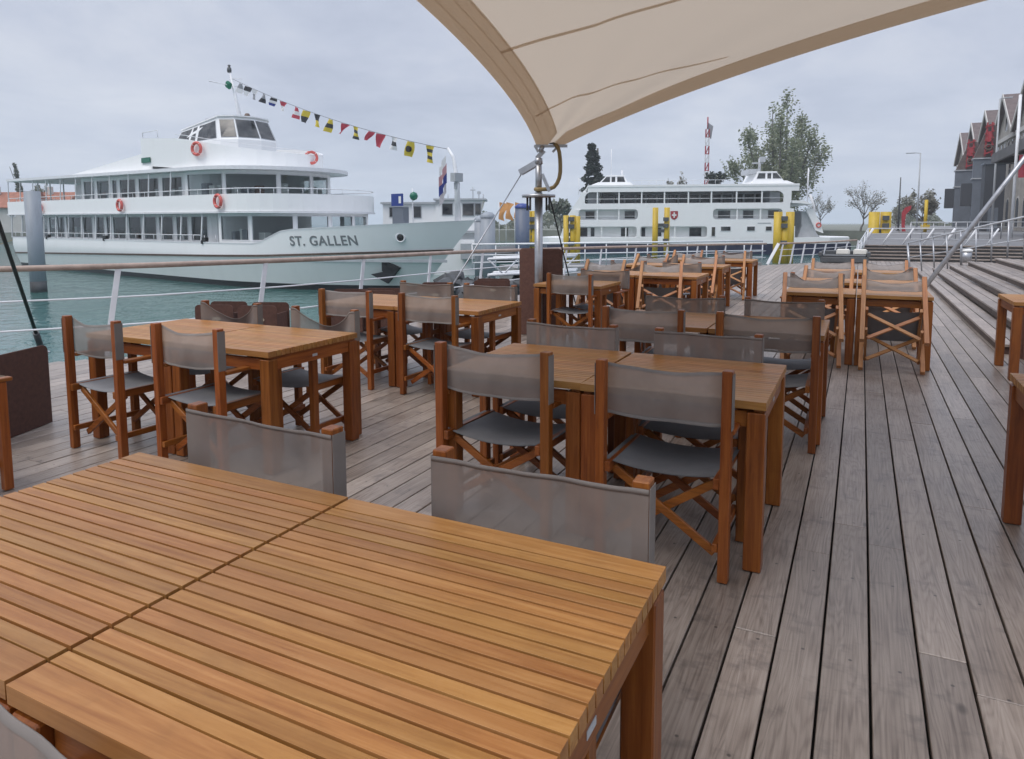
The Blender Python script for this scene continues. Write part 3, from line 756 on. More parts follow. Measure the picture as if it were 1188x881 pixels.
# ------------------------------------------------------------------ brown planters and covers
def rounded(wd, h, r, n=5):
    out = [(-wd/2, 0), (wd/2, 0)]
    for i in range(n + 1): a = math.pi/2 * i/n; out.append((wd/2 - r + r*math.cos(a), h - r + r*math.sin(a)))
    for i in range(n + 1): a = math.pi/2 + math.pi/2 * i/n; out.append((-wd/2 + r + r*math.cos(a), h - r + r*math.sin(a)))
    return out
def planter(loc, rz, wd, dp, h, label, mat='brown', cat='planter', name='felt_planter', group='brown felt planters along the railing', patch=True):
    t = empty(name, loc, rz, label, cat, group)
    for s in (-1, 1):
        MB().extrude([(x, s*dp/2 - .006, z + .003) for x, z in rounded(wd, h, .05)], (0, .012, 0)).build('side_panel', mat, t, bevel=.002)
    b = MB()
    for s in (-1, 1): b.span(s*(wd/2 - .03) - .008, s*(wd/2 - .03) + .008, -dp/2 + .008, dp/2 - .008, .003, h - .10)
    b.build('end_panel', mat, t)
    MB().span(-wd/2 + .04, wd/2 - .04, -dp/2 + .008, dp/2 - .008, .03, h - .13).build('soil', 'soil', t)
    if patch:
        pb = MB()
        for s in (-1, 1):
            pb.extrude([(.055*math.cos(2*math.pi*i/16) + .03, s*(dp/2 + .0075), h - .16 + .024*math.sin(2*math.pi*i/16)) for i in range(16)], (0, s*.006, 0))
        pb.build('handle_patch', 'patch', t)
    return t
b0 = onz(62, 490, 0); b1 = onz(5, 512, 0); d = (b1 - b0).normalized(); rz = math.atan2(d.y, d.x)
nrm = Vector((-d.y, d.x, 0)); nrm = nrm if nrm.x < 0 else -nrm
planter(b0 + d*.44 + nrm*.24, rz, .88, .46, .60, 'big brown felt planter at the far left beside the leftmost chair')
planter(onz(46, 402, .57) * 1 - Vector((0, 0, .57)) + nrm*.75 , rz + .2, .42, .30, .57, 'brown felt planter with rounded top behind the big one, next to the slanting stay')
planter(onz(6, 402, .57) - Vector((0, 0, .57)) + nrm*.6, rz + .2, .42, .30, .57, 'brown felt planter with rounded top behind the big one, at the left picture edge')
for (px_, py_, w_, lab) in ((257, 352, .46, 'brown felt planter at the railing behind the left table, left of two'), (306, 353, .46, 'brown felt planter with beige handle patch behind the left table, right of two'),
        (403, 337, .52, 'brown felt planter at the railing above the chairs left of the mast, left of two'), (441, 336, .52, 'brown felt planter at the railing above the chairs left of the mast, right of two'),
        (571, 324.5, .56, 'brown felt planter at the railing just left of the tall brown covers'), (505, 329, .5, 'brown felt planter at the railing below the ship bow')):
    p = onz(px_, py_, .57); i = min(range(len(RAIL)), key=lambda k: abs(RAIL[k][1] - p.y)); j = max(1, i)
    dd = Vector((RAIL[j][0]-RAIL[j-1][0], RAIL[j][1]-RAIL[j-1][1], 0))
    planter((p.x, p.y, 0), R(22), w_, .36, .57, lab)
planter((-4.03, 8.62, 0), R(26), .26, .34, 1.15, 'tall light brown felt cover left of the steel mast', 'brown2', 'cover', 'mast_cover', 'tall brown felt covers around the mast', False)
planter((-3.86, 8.86, 0), R(26), .40, .30, 1.14, 'tall dark brown felt cover with rounded top behind the steel mast', 'brown', 'cover', 'mast_cover', 'tall brown felt covers around the mast', False)
planter((1.77, 9.15, 0), R(10), .30, .2, 1.07, 'tall brown felt cover at the right edge of the picture in front of the steps', 'brown2', 'cover', 'mast_cover', 'tall brown felt covers around the mast', False)
# ------------------------------------------------------------------ the passenger ship
SO = np.array([-54.905, 31.916]); SD = np.array([.97956, -.20113]); SN = np.array([.20113, .97956])
SHIP = empty('passenger_ship', (SO[0], SO[1], WZ), 0, 'large white two-deck passenger ship with rows of dark windows and its name on the bow', 'ship')
SHIP.rotation_euler = (0, 0, math.atan2(SD[1], SD[0]))      # local: x = towards the bow, y = away from us, z above water
AX = 4.5
def stem(z): return 35.2 + 3.4 * max(0, z / 3.45) ** 1.1
def half(r, z):
    Bz = 4.1 + .4 * min(1, max(0, z) / 1.7)
    return Bz * max(0.0, 1 - r ** 2.15)
def zstr(s): return 1.15 + .018 * (s + 2) if s < 28 else 1.69 + .034 * (s - 28)
def zsh(s):
    if s < 27.2: return 2.36
    if s < 29.4: u = (s - 27.2) / 2.2; u = u*u*(3 - 2*u); return 2.36 + .72 * u
    return 3.08 + .42 * ((s - 29.4) / 9.2)
def hull_cols():
    cols = []
    for i in range(8):                               # rounded stern
        a = math.pi/2 * i / 7; cols.append(('st', -7.5 - 3.3 * math.cos(a), .35 + .65 * math.sin(a)))
    for s in np.linspace(-6, 21, 16): cols.append(('pl', s, 1.0))
    for r in [k / 26 for k in range(0, 27)]: cols.append(('bow', r, 0))
    return cols
def hull_pt(c, z, zn=None):
    if c[0] == 'st':
        up = .45 + .55 * min(1, max(0, (z + .3)) / 1.5)
        return c[1] + (1 - up) * 1.2, (half(0, z)) * c[2]
    if c[0] == 'pl': return c[1], half(0, z)
    s = 22 + c[1] * (stem(z) - 22); return s, half(c[1], z)
def nom(c): return c[1] if c[0] != 'bow' else 22 + c[1] * 16.4
def hull_strip(zfun0, zfun1, nlev, name, mat, off=0.0):
    b = MB(); cols = hull_cols()
    for sgn in (-1, 1):
        rows = []
        for k in range(nlev + 1):
            row = []
            for c in cols:
                s0 = nom(c); z = zfun0(s0) + (zfun1(s0) - zfun0(s0)) * k / nlev
                x, h = hull_pt(c, z); row.append((x + (off if c[0] == 'bow' and c[1] > .98 else 0), AX + sgn * (h + off), z))
            rows.append(row)
        b.grid(rows if sgn < 0 else [r[::-1] for r in rows])
    return b.build(name, mat, SHIP)
hull_strip(lambda s: -.6, lambda s: .30, 2, 'boot_stripe', 'antifoul')
hull_strip(lambda s: .30, lambda s: zstr(s), 4, 'hull', 'hull')
hull_strip(lambda s: zstr(s), lambda s: zstr(s) + .11, 1, 'rubbing_strake', 'strake', .06)
hull_strip(lambda s: zstr(s) + .11, lambda s: zsh(s), 4, 'bulwark', 'white')
hull_strip(lambda s: zsh(s), lambda s: zsh(s) + .05, 1, 'bulwark_cap', 'offwhite', .03)
# decks inside the hull
def planout(fr, z, inset=0.0):
    cols = hull_cols(); a = [hull_pt(c, z) for c in cols]
    return [(x, AX - max(0, h - inset)) for x, h in a] + [(x, AX + max(0, h - inset)) for x, h in a[::-1][1:]]
MB().prism(planout(0, 1.8, .06), 1.5, 1.62).build('main_deck', 'grey', SHIP)
def ell(s0, s1, b, tip, stern=None, n=18, rs=.8):
    """plan outline: straight near side s0..s1, elliptical front of length tip, softly rounded stern"""
    out = [(s0 + rs, AX - b)] if rs else [(s0, AX - b)]
    out += [(s1 + tip * math.sin(math.pi * i / n), AX - b * math.cos(math.pi * i / n)) for i in range(n + 1)]
    out += [(s0 + rs, AX + b), (s0, AX + b - rs), (s0, AX - b + rs)] if rs else [(s0, AX + b)]
    return out
zb0 = lambda x, y: 4.16 - .006 * x; zb1 = lambda x, y: 5.20 - .008 * x
zr0 = lambda x, y: 6.80 - .017 * x; zr1 = lambda x, y: 6.95 - .017 * x
def shell(b, outl, inn, z0, z1):                      # upright band of a thickness
    n = len(outl); f = lambda z, p: z(p[0], p[1]) if callable(z) else z
    rows = [[(p[0], p[1], f(z0, p)) for p in outl], [(p[0], p[1], f(z1, p)) for p in outl], [(p[0], p[1], f(z1, p)) for p in inn], [(p[0], p[1], f(z0, p)) for p in inn]]
    rows.append(rows[0]); b.grid(rows, False, True)
UB = ell(-9.6, 25.2, 4.45, 3.9); UBi = ell(-9.5, 25.2, 4.33, 3.8)
MB().prism(ell(-9.55, 25.2, 4.40, 3.85), lambda x, y: zb0(x, y) - .02, lambda x, y: zb0(x, y) + .16).build('upper_deck', 'grey', SHIP)
b = MB(); shell(b, UB, UBi, lambda x, y: zb0(x, y) + .06, zb1); b.build('upper_bulwark', 'white', SHIP)
b = MB(); shell(b, ell(-9.7, 25.2, 4.52, 3.97), ell(-9.6, 25.2, 4.40, 3.87), lambda x, y: zb0(x, y) - .03, lambda x, y: zb0(x, y) + .05); b.build('deck_edge', 'offwhite', SHIP)
def tubeline(pts, r, name, mat, seg=6): return MB().tube(pts, r, seg, False).build(name, mat, SHIP)
tubeline([(p[0], p[1], zb1(*p) + .28) for p in ell(-9.4, 25.2, 4.40, 3.9)], .028, 'upper_handrail', 'offwhite')
b = MB()
for s in np.arange(-8.5, 25, 1.6): b.tube([(s, .12, zb1(s, 0)), (s, .12, zb1(s, 0) + .28)], .018, 5)
for i in range(1, 10): a = math.pi * i / 18; p = (25.2 + 3.9 * math.sin(a), AX - 4.38 * math.cos(a)); b.tube([(*p, zb1(*p)), (*p, zb1(*p) + .28)], .018, 5)
b.build('handrail_stanchions', 'offwhite', SHIP)
# cabins with windows set along their outline
def walk(outl):
    d = [0]
    for i in range(1, len(outl)): d.append(d[-1] + math.dist(outl[i], outl[i-1]))
    def pos(t):
        for i in range(1, len(outl)):
            if t <= d[i] + 1e-6: u = (t - d[i-1]) / max(1e-6, d[i] - d[i-1]); a, c = outl[i-1], outl[i]; return (a[0] + (c[0]-a[0])*u, a[1] + (c[1]-a[1])*u)
        return outl[-1]
    return pos, d
def band(mb, pos, a, c, zlo, zhi, o0, o1):            # a piece of wall that follows the outline from a to c
    n = max(1, int((c - a) / .45)); P = [pos(a + (c - a) * i / n) for i in range(n + 1)]; f = lambda z, p: z(p[0], p[1]) if callable(z) else z
    R_ = [[], [], [], []]
    for i, p in enumerate(P):
        q0, q1 = P[max(0, i-1)], P[min(n, i+1)]; tx, ty = q1[0]-q0[0], q1[1]-q0[1]; l_ = math.hypot(tx, ty) or 1; nx_, ny_ = ty/l_, -tx/l_
        for arr, zz, off in zip(R_, (zlo, zhi, zhi, zlo), (o1, o1, o0, o0)): arr.append((p[0] + nx_*off, p[1] + ny_*off, f(zz, p)))
    mb.grid(R_ + [R_[0]], False)
    for k in (0, -1): mb.add([R_[m][k] for m in range(4)], [(0, 1, 2, 3)])
def cabin(name, outl, spans, z0, z1, zw0, zw1, parent, seats=True):
    """walls with real window openings, a frame and a clear pane in each, some furniture behind"""
    pos, d = walk(outl); tot = d[-1]; sh = lambda z, e: (lambda x, y: (z(x, y) if callable(z) else z) + e)
    spans = sorted(list(spans) + [(tot - c, tot - a) for a, c in spans if tot - c > max(q[1] for q in spans) + .1])
    wl = MB(); t = 0.0
    for (a, c) in sorted(spans) + [(tot, tot)]:
        if a - t > .02: band(wl, pos, t, a, z0, z1, -.08, 0)
        if c > a: band(wl, pos, a, c, z0, zw0, -.08, 0); band(wl, pos, a, c, zw1, z1, -.08, 0)
        t = c
    wl.build(name, 'white', parent)
    rs = random.Random(len(name) + int(tot * 10))
    for (a, c) in spans:
        fr = MB(); e = .05
        band(fr, pos, a - e, c + e, sh(zw0, -e), zw0, -.09, .025); band(fr, pos, a - e, c + e, zw1, sh(zw1, e), -.09, .025)
        band(fr, pos, a - e, a, zw0, zw1, -.09, .025); band(fr, pos, c, c + e, zw0, zw1, -.09, .025)
        w_ = fr.build('window', 'offwhite', parent); pn = MB(); band(pn, pos, a, c, zw0, zw1, -.03, -.018); pn.build('pane', 'pane', w_)
        if seats:
            k = a + .3
            while k < c - .2:
                p, q = pos(k), pos(k + .1); tx, ty = q[0]-p[0], q[1]-p[1]; l_ = math.hypot(tx, ty) or 1; ctr = Vector((p[0] - ty/l_ * rs.uniform(.5, .8), p[1] + tx/l_ * rs.uniform(.5, .8), 0))
                zf = (z0(p[0], p[1]) if callable(z0) else z0) + .02; hh = rs.uniform(1.2, 1.6)
                if rs.random() < .75: MB().box((ctr.x, ctr.y, zf + hh/2), (rs.uniform(.35, .6), .4, hh)).build('seat', rs.choice(('curtain', 'seatbrown', 'seatgrey', 'curtain')), parent, bevel=.03)
                k += rs.uniform(.55, 1.0)
# main deck: recessed promenade aft, full-width saloon forward
LC = ell(-7.5, 21.5, 3.35, 1.2, rs=.4); z0, z1 = 1.62, (lambda x, y: zb0(x, y) - .02)
MB().prism(ell(-6.0, 21.0, 1.75, .9, rs=.3), z0, z1).build('main_core', 'interior', SHIP)
sp = []; x = .6
widths = [1.3, 1.0, 1.15, 1.3, 2.6, 1.5, 1.5, .55, 1.9, 1.7, 1.6, 1.7, 1.3, 1.8]
for w_ in widths: sp.append((x, x + w_)); x += w_ + .5
cabin('main_cabin', LC, [s for s in sp if s[1] < 28.4], z0, z1, 2.45, lambda x, y: zb0(x, y) - .22, SHIP)
LF = ell(23.6, 25.0, 4.18, 3.75, rs=0); pos, dd = walk(LF); tot = dd[-1]
cabin('forward_saloon', LF, [(.3 , 2.6), (2.85, 5.0), (5.25, 6.9), (7.15, 8.6), (8.85, 10.4)], z0, z1, 2.55, lambda x, y: zb0(x, y) - .20, SHIP)
b = MB()
for i, s in enumerate(np.arange(-8.6, 23.0, 2.35)):
    MB().bar((s, .16, 2.36), (s + .30, .16, zb0(s, 0)), .06, .10, (1, 0, 0)).build('promenade_post', 'offwhite', SHIP)
tubeline([(s, .12, 2.78) for s in np.arange(-8, 24, 2)], .028, 'promenade_handrail', 'offwhite')
b = MB()
for s in np.arange(-7.6, 24, 1.2): b.tube([(s, .12, 2.36), (s, .12, 2.78)], .018, 5)
b.build('promenade_stanchions', 'offwhite', SHIP)
# upper deck: open aft part with posts, cabin forward
UC = ell(3.5, 20.6, 3.55, 1.3, rs=.4); zu0 = lambda x, y: zb0(x, y) + .1; zu1 = lambda x, y: zr0(x, y) - .01
MB().prism(ell(5.0, 20.0, 1.8, .9, rs=.3), zu0, zu1).build('upper_core', 'interior', SHIP)
sp = []; x = .5
for w_ in [1.7, 1.9, .6, 2.2, 2.6, 2.4, 2.2]: sp.append((x, x + w_)); x += w_ + .55
cabin('upper_cabin', UC, [s for s in sp if s[1] < 16.6], zu0, zu1, lambda x, y: zb0(x, y) + .95, lambda x, y: zr0(x, y) - .28, SHIP)
UF = ell(19.6, 21.8, 3.9, 3.7, rs=0)
cabin('forward_cabin', UF, [(.35, 3.6), (3.85, 6.6), (6.85, 8.7), (8.95, 10.6)], zu0, zu1, lambda x, y: zb0(x, y) + .85, lambda x, y: zr0(x, y) - .22, SHIP)
b = MB()
for s in (-6.5, -3.9, -1.2): 
    for y in (1.6, 7.4): b.bar((s, y, zb0(s, 0) + .1), (s, y, zr0(s, 0)), .08, .08)
b.span(-3.4, .6, 3.2, 5.8, 4.3, 6.6); b.build('aft_posts', 'white', SHIP)
b = MB()
for s in np.arange(-8.8, 20, 2.75): MB().bar((s, .14, zb1(s, 0)), (s + .22, .14, zr0(s, 0)), .05, .08, (1, 0, 0)).build('roof_post', 'offwhite', SHIP)
RO = ell(-9.4, 22.3, 4.42, 4.7); MB().prism(RO, zr0, zr1).build('roof', 'white', SHIP)
b = MB(); shell(b, ell(-9.5, 22.3, 4.47, 4.76), ell(-9.42, 22.3, 4.42, 4.70), lambda x, y: zr0(x, y) - .02, lambda x, y: zr1(x, y) + .03); b.build('roof_edge', 'offwhite', SHIP)
# sloping sun awning on the roof
b = MB(); b.add([(4.0, .3, 6.93), (4.0, 8.7, 6.93), (15.3, 8.2, 7.95), (15.3, .8, 7.95), (15.3, .8, 6.7), (15.3, 8.2, 6.7)], [(0, 3, 2, 1), (0, 4, 3), (1, 2, 5), (3, 4, 5, 2)])
b.build('sun_awning', 'white', SHIP)
# bridge deck with sloping bulwark and wheelhouse
zt = lambda x, y: (8.68 - .075 * (x - 15)) if x < 20 else 8.30 - .17 * (x - 20)
BR = ell(15.2, 19.5, 4.3, 5.6, rs=0); BRi = ell(15.3, 19.5, 4.2, 5.5, rs=0)
b = MB(); shell(b, BR, BRi, lambda x, y: zr1(x, y) + .02 + (.30 if x < 15.6 else 0), zt); b.build('bridge_bulwark', 'white', SHIP)
MB().prism(BRi, 7.02, 7.12).build('bridge_deck', 'grey', SHIP)
WH = [(14.1, 2.75), (20.2, 2.6), (21.1, 3.2), (21.5, 4.5), (21.1, 5.8), (20.2, 6.4), (14.1, 6.25)]
b = MB(); zw0, zw1 = 7.1, 9.86
top = [(14.9, 3.0), (19.6, 2.85), (20.4, 3.4), (20.75, 4.5), (20.4, 5.6), (19.6, 6.15), (14.9, 6.0)]
n = len(WH); vsx = [(x, y, zw0) for x, y in WH] + [(x, y, 8.45) for x, y in WH] + [(x, y, zw1 - (.45 if x < 15 else 0)) for x, y in top]
b.add(vsx, [(i, (i+1) % n, n+(i+1) % n, n+i) for i in range(n)] + [(n+i, n+(i+1) % n, 2*n+(i+1) % n, 2*n+i) for i in range(n)] + [tuple(range(2*n, 3*n))])
whs = b.build('wheelhouse', 'white', SHIP)
def quad_window(p00, p10, p11, p01, parent, out, name='window'):
    c = (Vector(p00) + Vector(p10) + Vector(p11) + Vector(p01)) / 4; o = Vector(out).normalized()
    f = MB().extrude([Vector(p) + (Vector(p) - c) * .06 - o * .02 for p in (p00, p10, p11, p01)], o * .035).build(name, 'grey', parent)
    MB().extrude([Vector(p) for p in (p00, p10, p11, p01)], o * .03).build('pane', 'glass', f)
def wall_window(i, u0, u1, v0, v1):
    a, b_, c, d_ = (Vector(vsx[n + i]), Vector(vsx[n + (i+1) % n]), Vector(vsx[2*n + (i+1) % n]), Vector(vsx[2*n + i]))
    q = lambda u, v: (a.lerp(b_, u)).lerp(d_.lerp(c, u), v)
    nn = (b_ - a).cross(d_ - a).normalized()
    quad_window(q(u0, v0), q(u1, v0), q(u1, v1), q(u0, v1), whs, nn)
for (i, u0, u1) in ((0, .03, .32), (0, .37, .47), (0, .53, .92), (1, .06, .94), (2, .05, .95), (3, .05, .95), (4, .06, .94), (5, .1, .5)): wall_window(i, u0, u1, .10, .86)
MB().prism([(14.8, 2.95), (19.7, 2.75), (20.55, 3.35), (20.9, 4.5), (20.55, 5.65), (19.7, 6.25), (14.8, 6.05)], lambda x, y: 9.865 - (.45 if x < 15 else 0), lambda x, y: 9.94 - (.45 if x < 15 else 0)).build('wheelhouse_roof', 'white', SHIP)
ms = MB(); ms.tube([(19.3, 4.5, 9.8), (18.9, 4.5, 11.2), (18.3, 4.5, 12.9)], [.13, .10, .05], 10); ms.build('mast', 'offwhite', SHIP)
b = MB().tube([(18.6, 2.9, 12.1), (18.6, 6.1, 12.0)], .03, 6); b.tube([(18.2, 4.5, 12.55), (19.6, 4.5, 12.35)], .02, 6); b.build('mast_yard', 'offwhite', SHIP)
b = MB().lathe([(.0, -.16), (.12, -.14), (.14, 0), (.12, .14), (.06, .2), (.1, .3), (.0, .36)], (18.25, 4.5, 13.05), 12); b.build('mast_light', 'darkgrey', SHIP)
b = MB().box((18.6, 4.2, 12.05), (.5, .25, .42), Matrix.Rotation(.5, 3, 'Y')); b.build('green_flag', 'flag_green', SHIP, bevel=.08)
b = MB().box((17.2, 4.4, 10.15), (2.6, .12, .10), Matrix.Rotation(.25, 3, 'Z')); b.cyl((17.2, 4.4, 9.78), .12, .34, 10); b.span(18.0, 18.4, 4.1, 4.5, 9.8, 10.1); b.build('radar', 'grey', SHIP)
MB().lathe([(.0, -.15), (.17, -.13), (.19, .05), (.12, .2), (0, .22)], (19.75, 4.7, 10.05), 12).build('horn_light', 'strake', SHIP)
MB().span(12.9 + 2.4, 14.2 + 2.2, .12, .17, 7.15, 7.45).build('starboard_light', 'green', SHIP)
b = MB()
for (s, y, l) in ((15.3, .3, 1.9), ): 
    b.tube([(s, y, 8.7), (s, y, 9.0), (s + l, y, 9.0), (s + l, y, 8.55)], .025, 6)
b.tube([(p[0], p[1], zt(*p) + .22) for p in BR[1:14]], .02, 6, False)
b.build('bridge_handrail', 'offwhite', SHIP)
MB().tube([(24.6, 2.6, 6.6), (24.6, 2.6, 6.62)], .01).build('deck_light', 'whiteplate', SHIP)
for s_ in (-.3, 9.8, 22.6):
    b = MB().span(s_ - .2, s_ + .2, -.06, .14, 2.42, 2.66); b.span(s_ - .28, s_ - .12, -.08, .1, 2.3, 2.5); b.build('fairlead', 'black', SHIP, bevel=.02)
for (a_, c_) in (((-8.6, .5, 2.3), (-13.5, -3.5, 1.6)),):
    a_, c_ = Vector(a_), Vector(c_); MB().tube([a_.lerp(c_, k / 12) + Vector((0, 0, -.5 * 4 * (k / 12) * (1 - k / 12))) for k in range(13)], .025, 6).build('mooring_rope', 'hose', SHIP)
# bow: name, hawse, anchor, jackstaff, cabinet
def put_text(txt, size, name, mat, parent, fn, extrude=.0):
    cu = bpy.data.curves.new(name, 'FONT'); cu.body = txt; cu.size = size; cu.extrude = .01; cu.space_character = 1.12; cu.offset = .012
    ob = bpy.data.objects.new(name, cu); C.objects.link(ob); bpy.context.view_layer.update()
    me = bpy.data.meshes.new_from_object(ob); C.objects.unlink(ob); bpy.data.objects.remove(ob)
    bm = bmesh.new(); bm.from_mesh(me)
    bmesh.ops.subdivide_edges(bm, edges=[e for e in bm.edges if e.calc_length() > .25], cuts=2)
    for v in bm.verts: v.co = fn(v.co.copy())
    bm.to_mesh(me); bm.free(); me.materials.clear(); me.materials.append(MAT[mat])
    o = bpy.data.objects.new(name, me); C.objects.link(o); o.parent = parent; return o
def hull_t(s, z):
    r = (s - 22) / (stem(z) - 22); return AX - half(max(0, min(1, r)), z)
put_text('ST. GALLEN', .68, 'ship_name', 'letter', SHIP, lambda c: Vector((29.35 + c.x * .96, hull_t(29.35 + c.x * .96, 2.32 + c.y) - .012 - c.z, 2.30 + c.y + .012 * c.x)))
hx, hz = 35.2, 2.72
b = MB().torus((hx, hull_t(hx, hz) - .02, hz), .21, .05, (.55, -1, -.12), 18, 8); b.build('hawse_ring', 'offwhite', SHIP)
MB().lathe([(0, .02), (.19, .02), (.19, 0), (0, 0)], (0, 0, 0), 16).xf(lambda v: Vector((hx, hull_t(hx, hz) - .03, hz)) + Vector((.55, -1, -.12)).to_track_quat('Z', 'Y') @ v).build('hawse_hole', 'black', SHIP)
an = MB(); c0 = Vector((34.3, hull_t(34.3, 1.25) - .07, 1.25)); dx = Vector((1, (hull_t(35, 1.3) - hull_t(33.6, 1.3)) / 1.4, 0))
for poly in ([(-.75, .75), (-.25, .35), (.45, -.02), (.12, -.28)], [(.45, -.02), (-.1, -.8), (-.85, -.35), (-.3, -.22), (-.1, -.05)], [(-.35, .45), (-.1, .2), (.0, -.3), (-.35, -.2)]):
    an.extrude([c0 + dx * x + Vector((0, 0, z)) for x, z in poly], (-.02, -.09, 0))
an.build('anchor', 'antifoul', SHIP)
jx = 37.4
MB().tube([(37.6, AX, 3.4), (37.55, AX, 5.6), (37.35, AX, 6.5), (37.0, AX, 6.95)], [.17, .11, .08, .06], 10).build('jackstaff', 'offwhite', SHIP)
b = MB(); b.span(37.42, 37.72, 4.2, 4.75, 5.35, 5.75); b.span(37.5, 37.65, 4.35, 4.6, 5.0, 5.3); b.build('jackstaff_lamp', 'grey', SHIP)
def hanging_flag(parent, c, wv, h, cols, name, folds=3):
    b = MB(); n = 10
    for i, cidx in enumerate(cols):
        b.cm = i; rows = []
        for j in range(n + 1):
            u = j / n; off = Vector((0, .06 * math.sin(u * 6.28 * folds / 2 + i), 0))
            rows.append([Vector(c) + Vector(wv) * u + off + Vector((0, 0, -h * (i + k / 3) / len(cols) - .25 * u * (1-u))) for k in range(4)])
        b.grid(rows)
    return b.build(name, cols, parent, recalc=False)
hanging_flag(SHIP, (36.95, AX - .1, 6.75), (-.34, -.1, -.7), 1.9, ['flag_white', 'flag_pink', 'flag_blue', 'flag_pale'], 'bow_flag', 3)
b = MB().tube([(35.1, 4.0, 3.3), (35.05, 4.0, 5.1)], .025, 6); b.build('signal_staff', 'offwhite', SHIP)
MB().lathe([(0, -.22), (.15, -.15), (.21, 0), (.15, .15), (0, .22)], (35.2, 3.95, 4.72), 14).build('green_ball', 'green', SHIP)
MB().span(33.9, 34.7, 3.7, 4.1, 3.1, 4.2).build('deck_cabinet', 'shed', SHIP, bevel=.02)
sg = MB().span(33.95, 34.75, 3.62, 3.68, 4.25, 4.85).build('mooring_sign', 'blue', SHIP)
b = MB(); b.span(34.5, 34.66, 3.60, 3.618, 4.38, 4.72); b.build('sign_mark', 'whiteplate', sg)
# dressing line of signal flags from the masthead to the jackstaff
p0, p1 = Vector((18.4, 4.5, 12.55)), Vector((37.0, 4.5, 6.9))
FL = empty('signal_flag_string', (SO[0], SO[1], WZ), SHIP.rotation_euler[2], 'string of coloured signal flags slung from the ship mast down to the bow staff', 'flag string')
ln = lambda u: p0.lerp(p1, u) + Vector((0, 0, -1.05 * 4 * u * (1 - u) * .42))
MB().tube([ln(i / 24) for i in range(25)], .012, 5).build('line', 'darkgrey', FL)
# colours read along the string in the photograph
pat = [(['flag_grey', 'flag_white'], 1.0), (['flag_black', 'flag_white'], .9), (['flag_white', 'flag_grey'], .9), (['flag_grey', 'flag_black'], .8), (['flag_black', 'flag_white', 'flag_blue'], .8), (['flag_red', 'flag_white'], .8),
       (['flag_red', 'flag_white', 'flag_red'], 1.1), (['flag_yellow', 'flag_black'], 1.1), (['flag_black', 'flag_yellow'], 1.1), (['flag_yellow', 'flag_black', 'flag_yellow'], 1.15), (['flag_red'], .9), (['flag_yellow', 'flag_black', 'flag_yellow', 'flag_black'], 1.05),
       (['flag_red'], .8), (['flag_red', 'flag_red'], 1.1), (['flag_white', 'flag_black', 'flag_white'], 1.0), (['flag_yellow', 'flag_black', 'flag_yellow'], 1.25), (['flag_yellow', 'flag_black', 'flag_yellow', 'flag_black', 'flag_yellow'], 1.35)]
us = [.045, .09, .13, .18, .23, .285, .35, .40, .455, .515, .585, .63, .695, .735, .79, .85, .925]
names = ['grey and white', 'black and white', 'white and grey', 'grey and black', 'black, white and blue striped', 'red and white', 'red with white', 'yellow and black', 'black and yellow', 'yellow with a black stripe', 'small red pennant', 'yellow and black striped', 'red pennant', 'plain red', 'white with a black band', 'yellow with a black disc', 'broad yellow and black striped']
for u, (cols, sz), nmx in zip(us, pat, names):
    a = ln(u); e = ln(u + .027); wv = (e - a); b = MB(); n = len(cols)
    rr = random.Random(int(u * 1000)); skew = rr.uniform(-.35, -.1); hgt = .58 * sz; pen = 'pennant' in nmx
    disc = 'disc' in nmx
    for i, cc in enumerate(['flag_yellow'] if disc else cols):
        b.cm = i; rows = []; nn_ = 1 if disc else n
        for k in range(5):
            v = (i + k / 4) / nn_; row = []
            for j in range(6):
                uu = j / 5; sh = (1 - v * .8) if pen else 1
                row.append(a + wv * (uu * sh * 1.0) + Vector((skew * v, .10 * math.sin(uu * 4 + v * 3 + u * 40), -hgt * v - .02)))
            rows.append(row)
        b.grid(rows)
    if disc:
        b.cm = 1; c_ = a + wv * .5 + Vector((skew * .5, -.05, -hgt * .5 - .02))
        b.extrude([c_ + Vector((.15 * math.cos(2*math.pi*i/14), -.08, .15 * math.sin(2*math.pi*i/14))) for i in range(14)], (0, .14, 0)); cols = ['flag_yellow', 'flag_black']
    f = b.build('signal_flag', cols, FL, recalc=False); f['label'] = nmx + ' signal flag'
# lifebuoys hang on the ship: things of their own
def ship_world(s, t, z): return Vector((SO[0] + SD[0]*s + SN[0]*t, SO[1] + SD[1]*s + SN[1]*t, WZ + z))
def lifebuoy(s, t, z, label, nrm=(0, -1, 0)):
    o = empty('lifebuoy', ship_world(s, t, z), SHIP.rotation_euler[2], label, 'lifebuoy', 'lifebuoys hung on the white ship')
    MB().torus((0, 0, 0), .33, .085, nrm).build('ring', 'ringred', o)
    b = MB(); q = Vector(nrm).to_track_quat('Z', 'Y')
    for k in range(4):
        a = math.pi/4 + k * math.pi/2; b.torus(q @ Vector((.33*math.cos(a), .33*math.sin(a), 0)), .088, .012, q @ Vector((-math.sin(a), math.cos(a), 0)), 12, 5)
    b.build('rope_band', 'whiteplate', o)
lifebuoy(21.6, .33, 7.62, 'red lifebuoy on the bridge front below the wheelhouse windows', (.25, -1, 0))
lifebuoy(24.4, -.12, 4.62, 'red lifebuoy on the upper deck side, nearest the bow')
lifebuoy(12.5, -.12, 4.62, 'red lifebuoy on the upper deck side, amidships')
lifebuoy(-1.2, -.12, 4.66, 'red lifebuoy on the upper deck side, nearest the stern, beside the grey pile')
lifebuoy(24.9, 5.6, 7.30, 'red lifebuoy half hidden on the front of the bridge', (.9, -.4, 0))
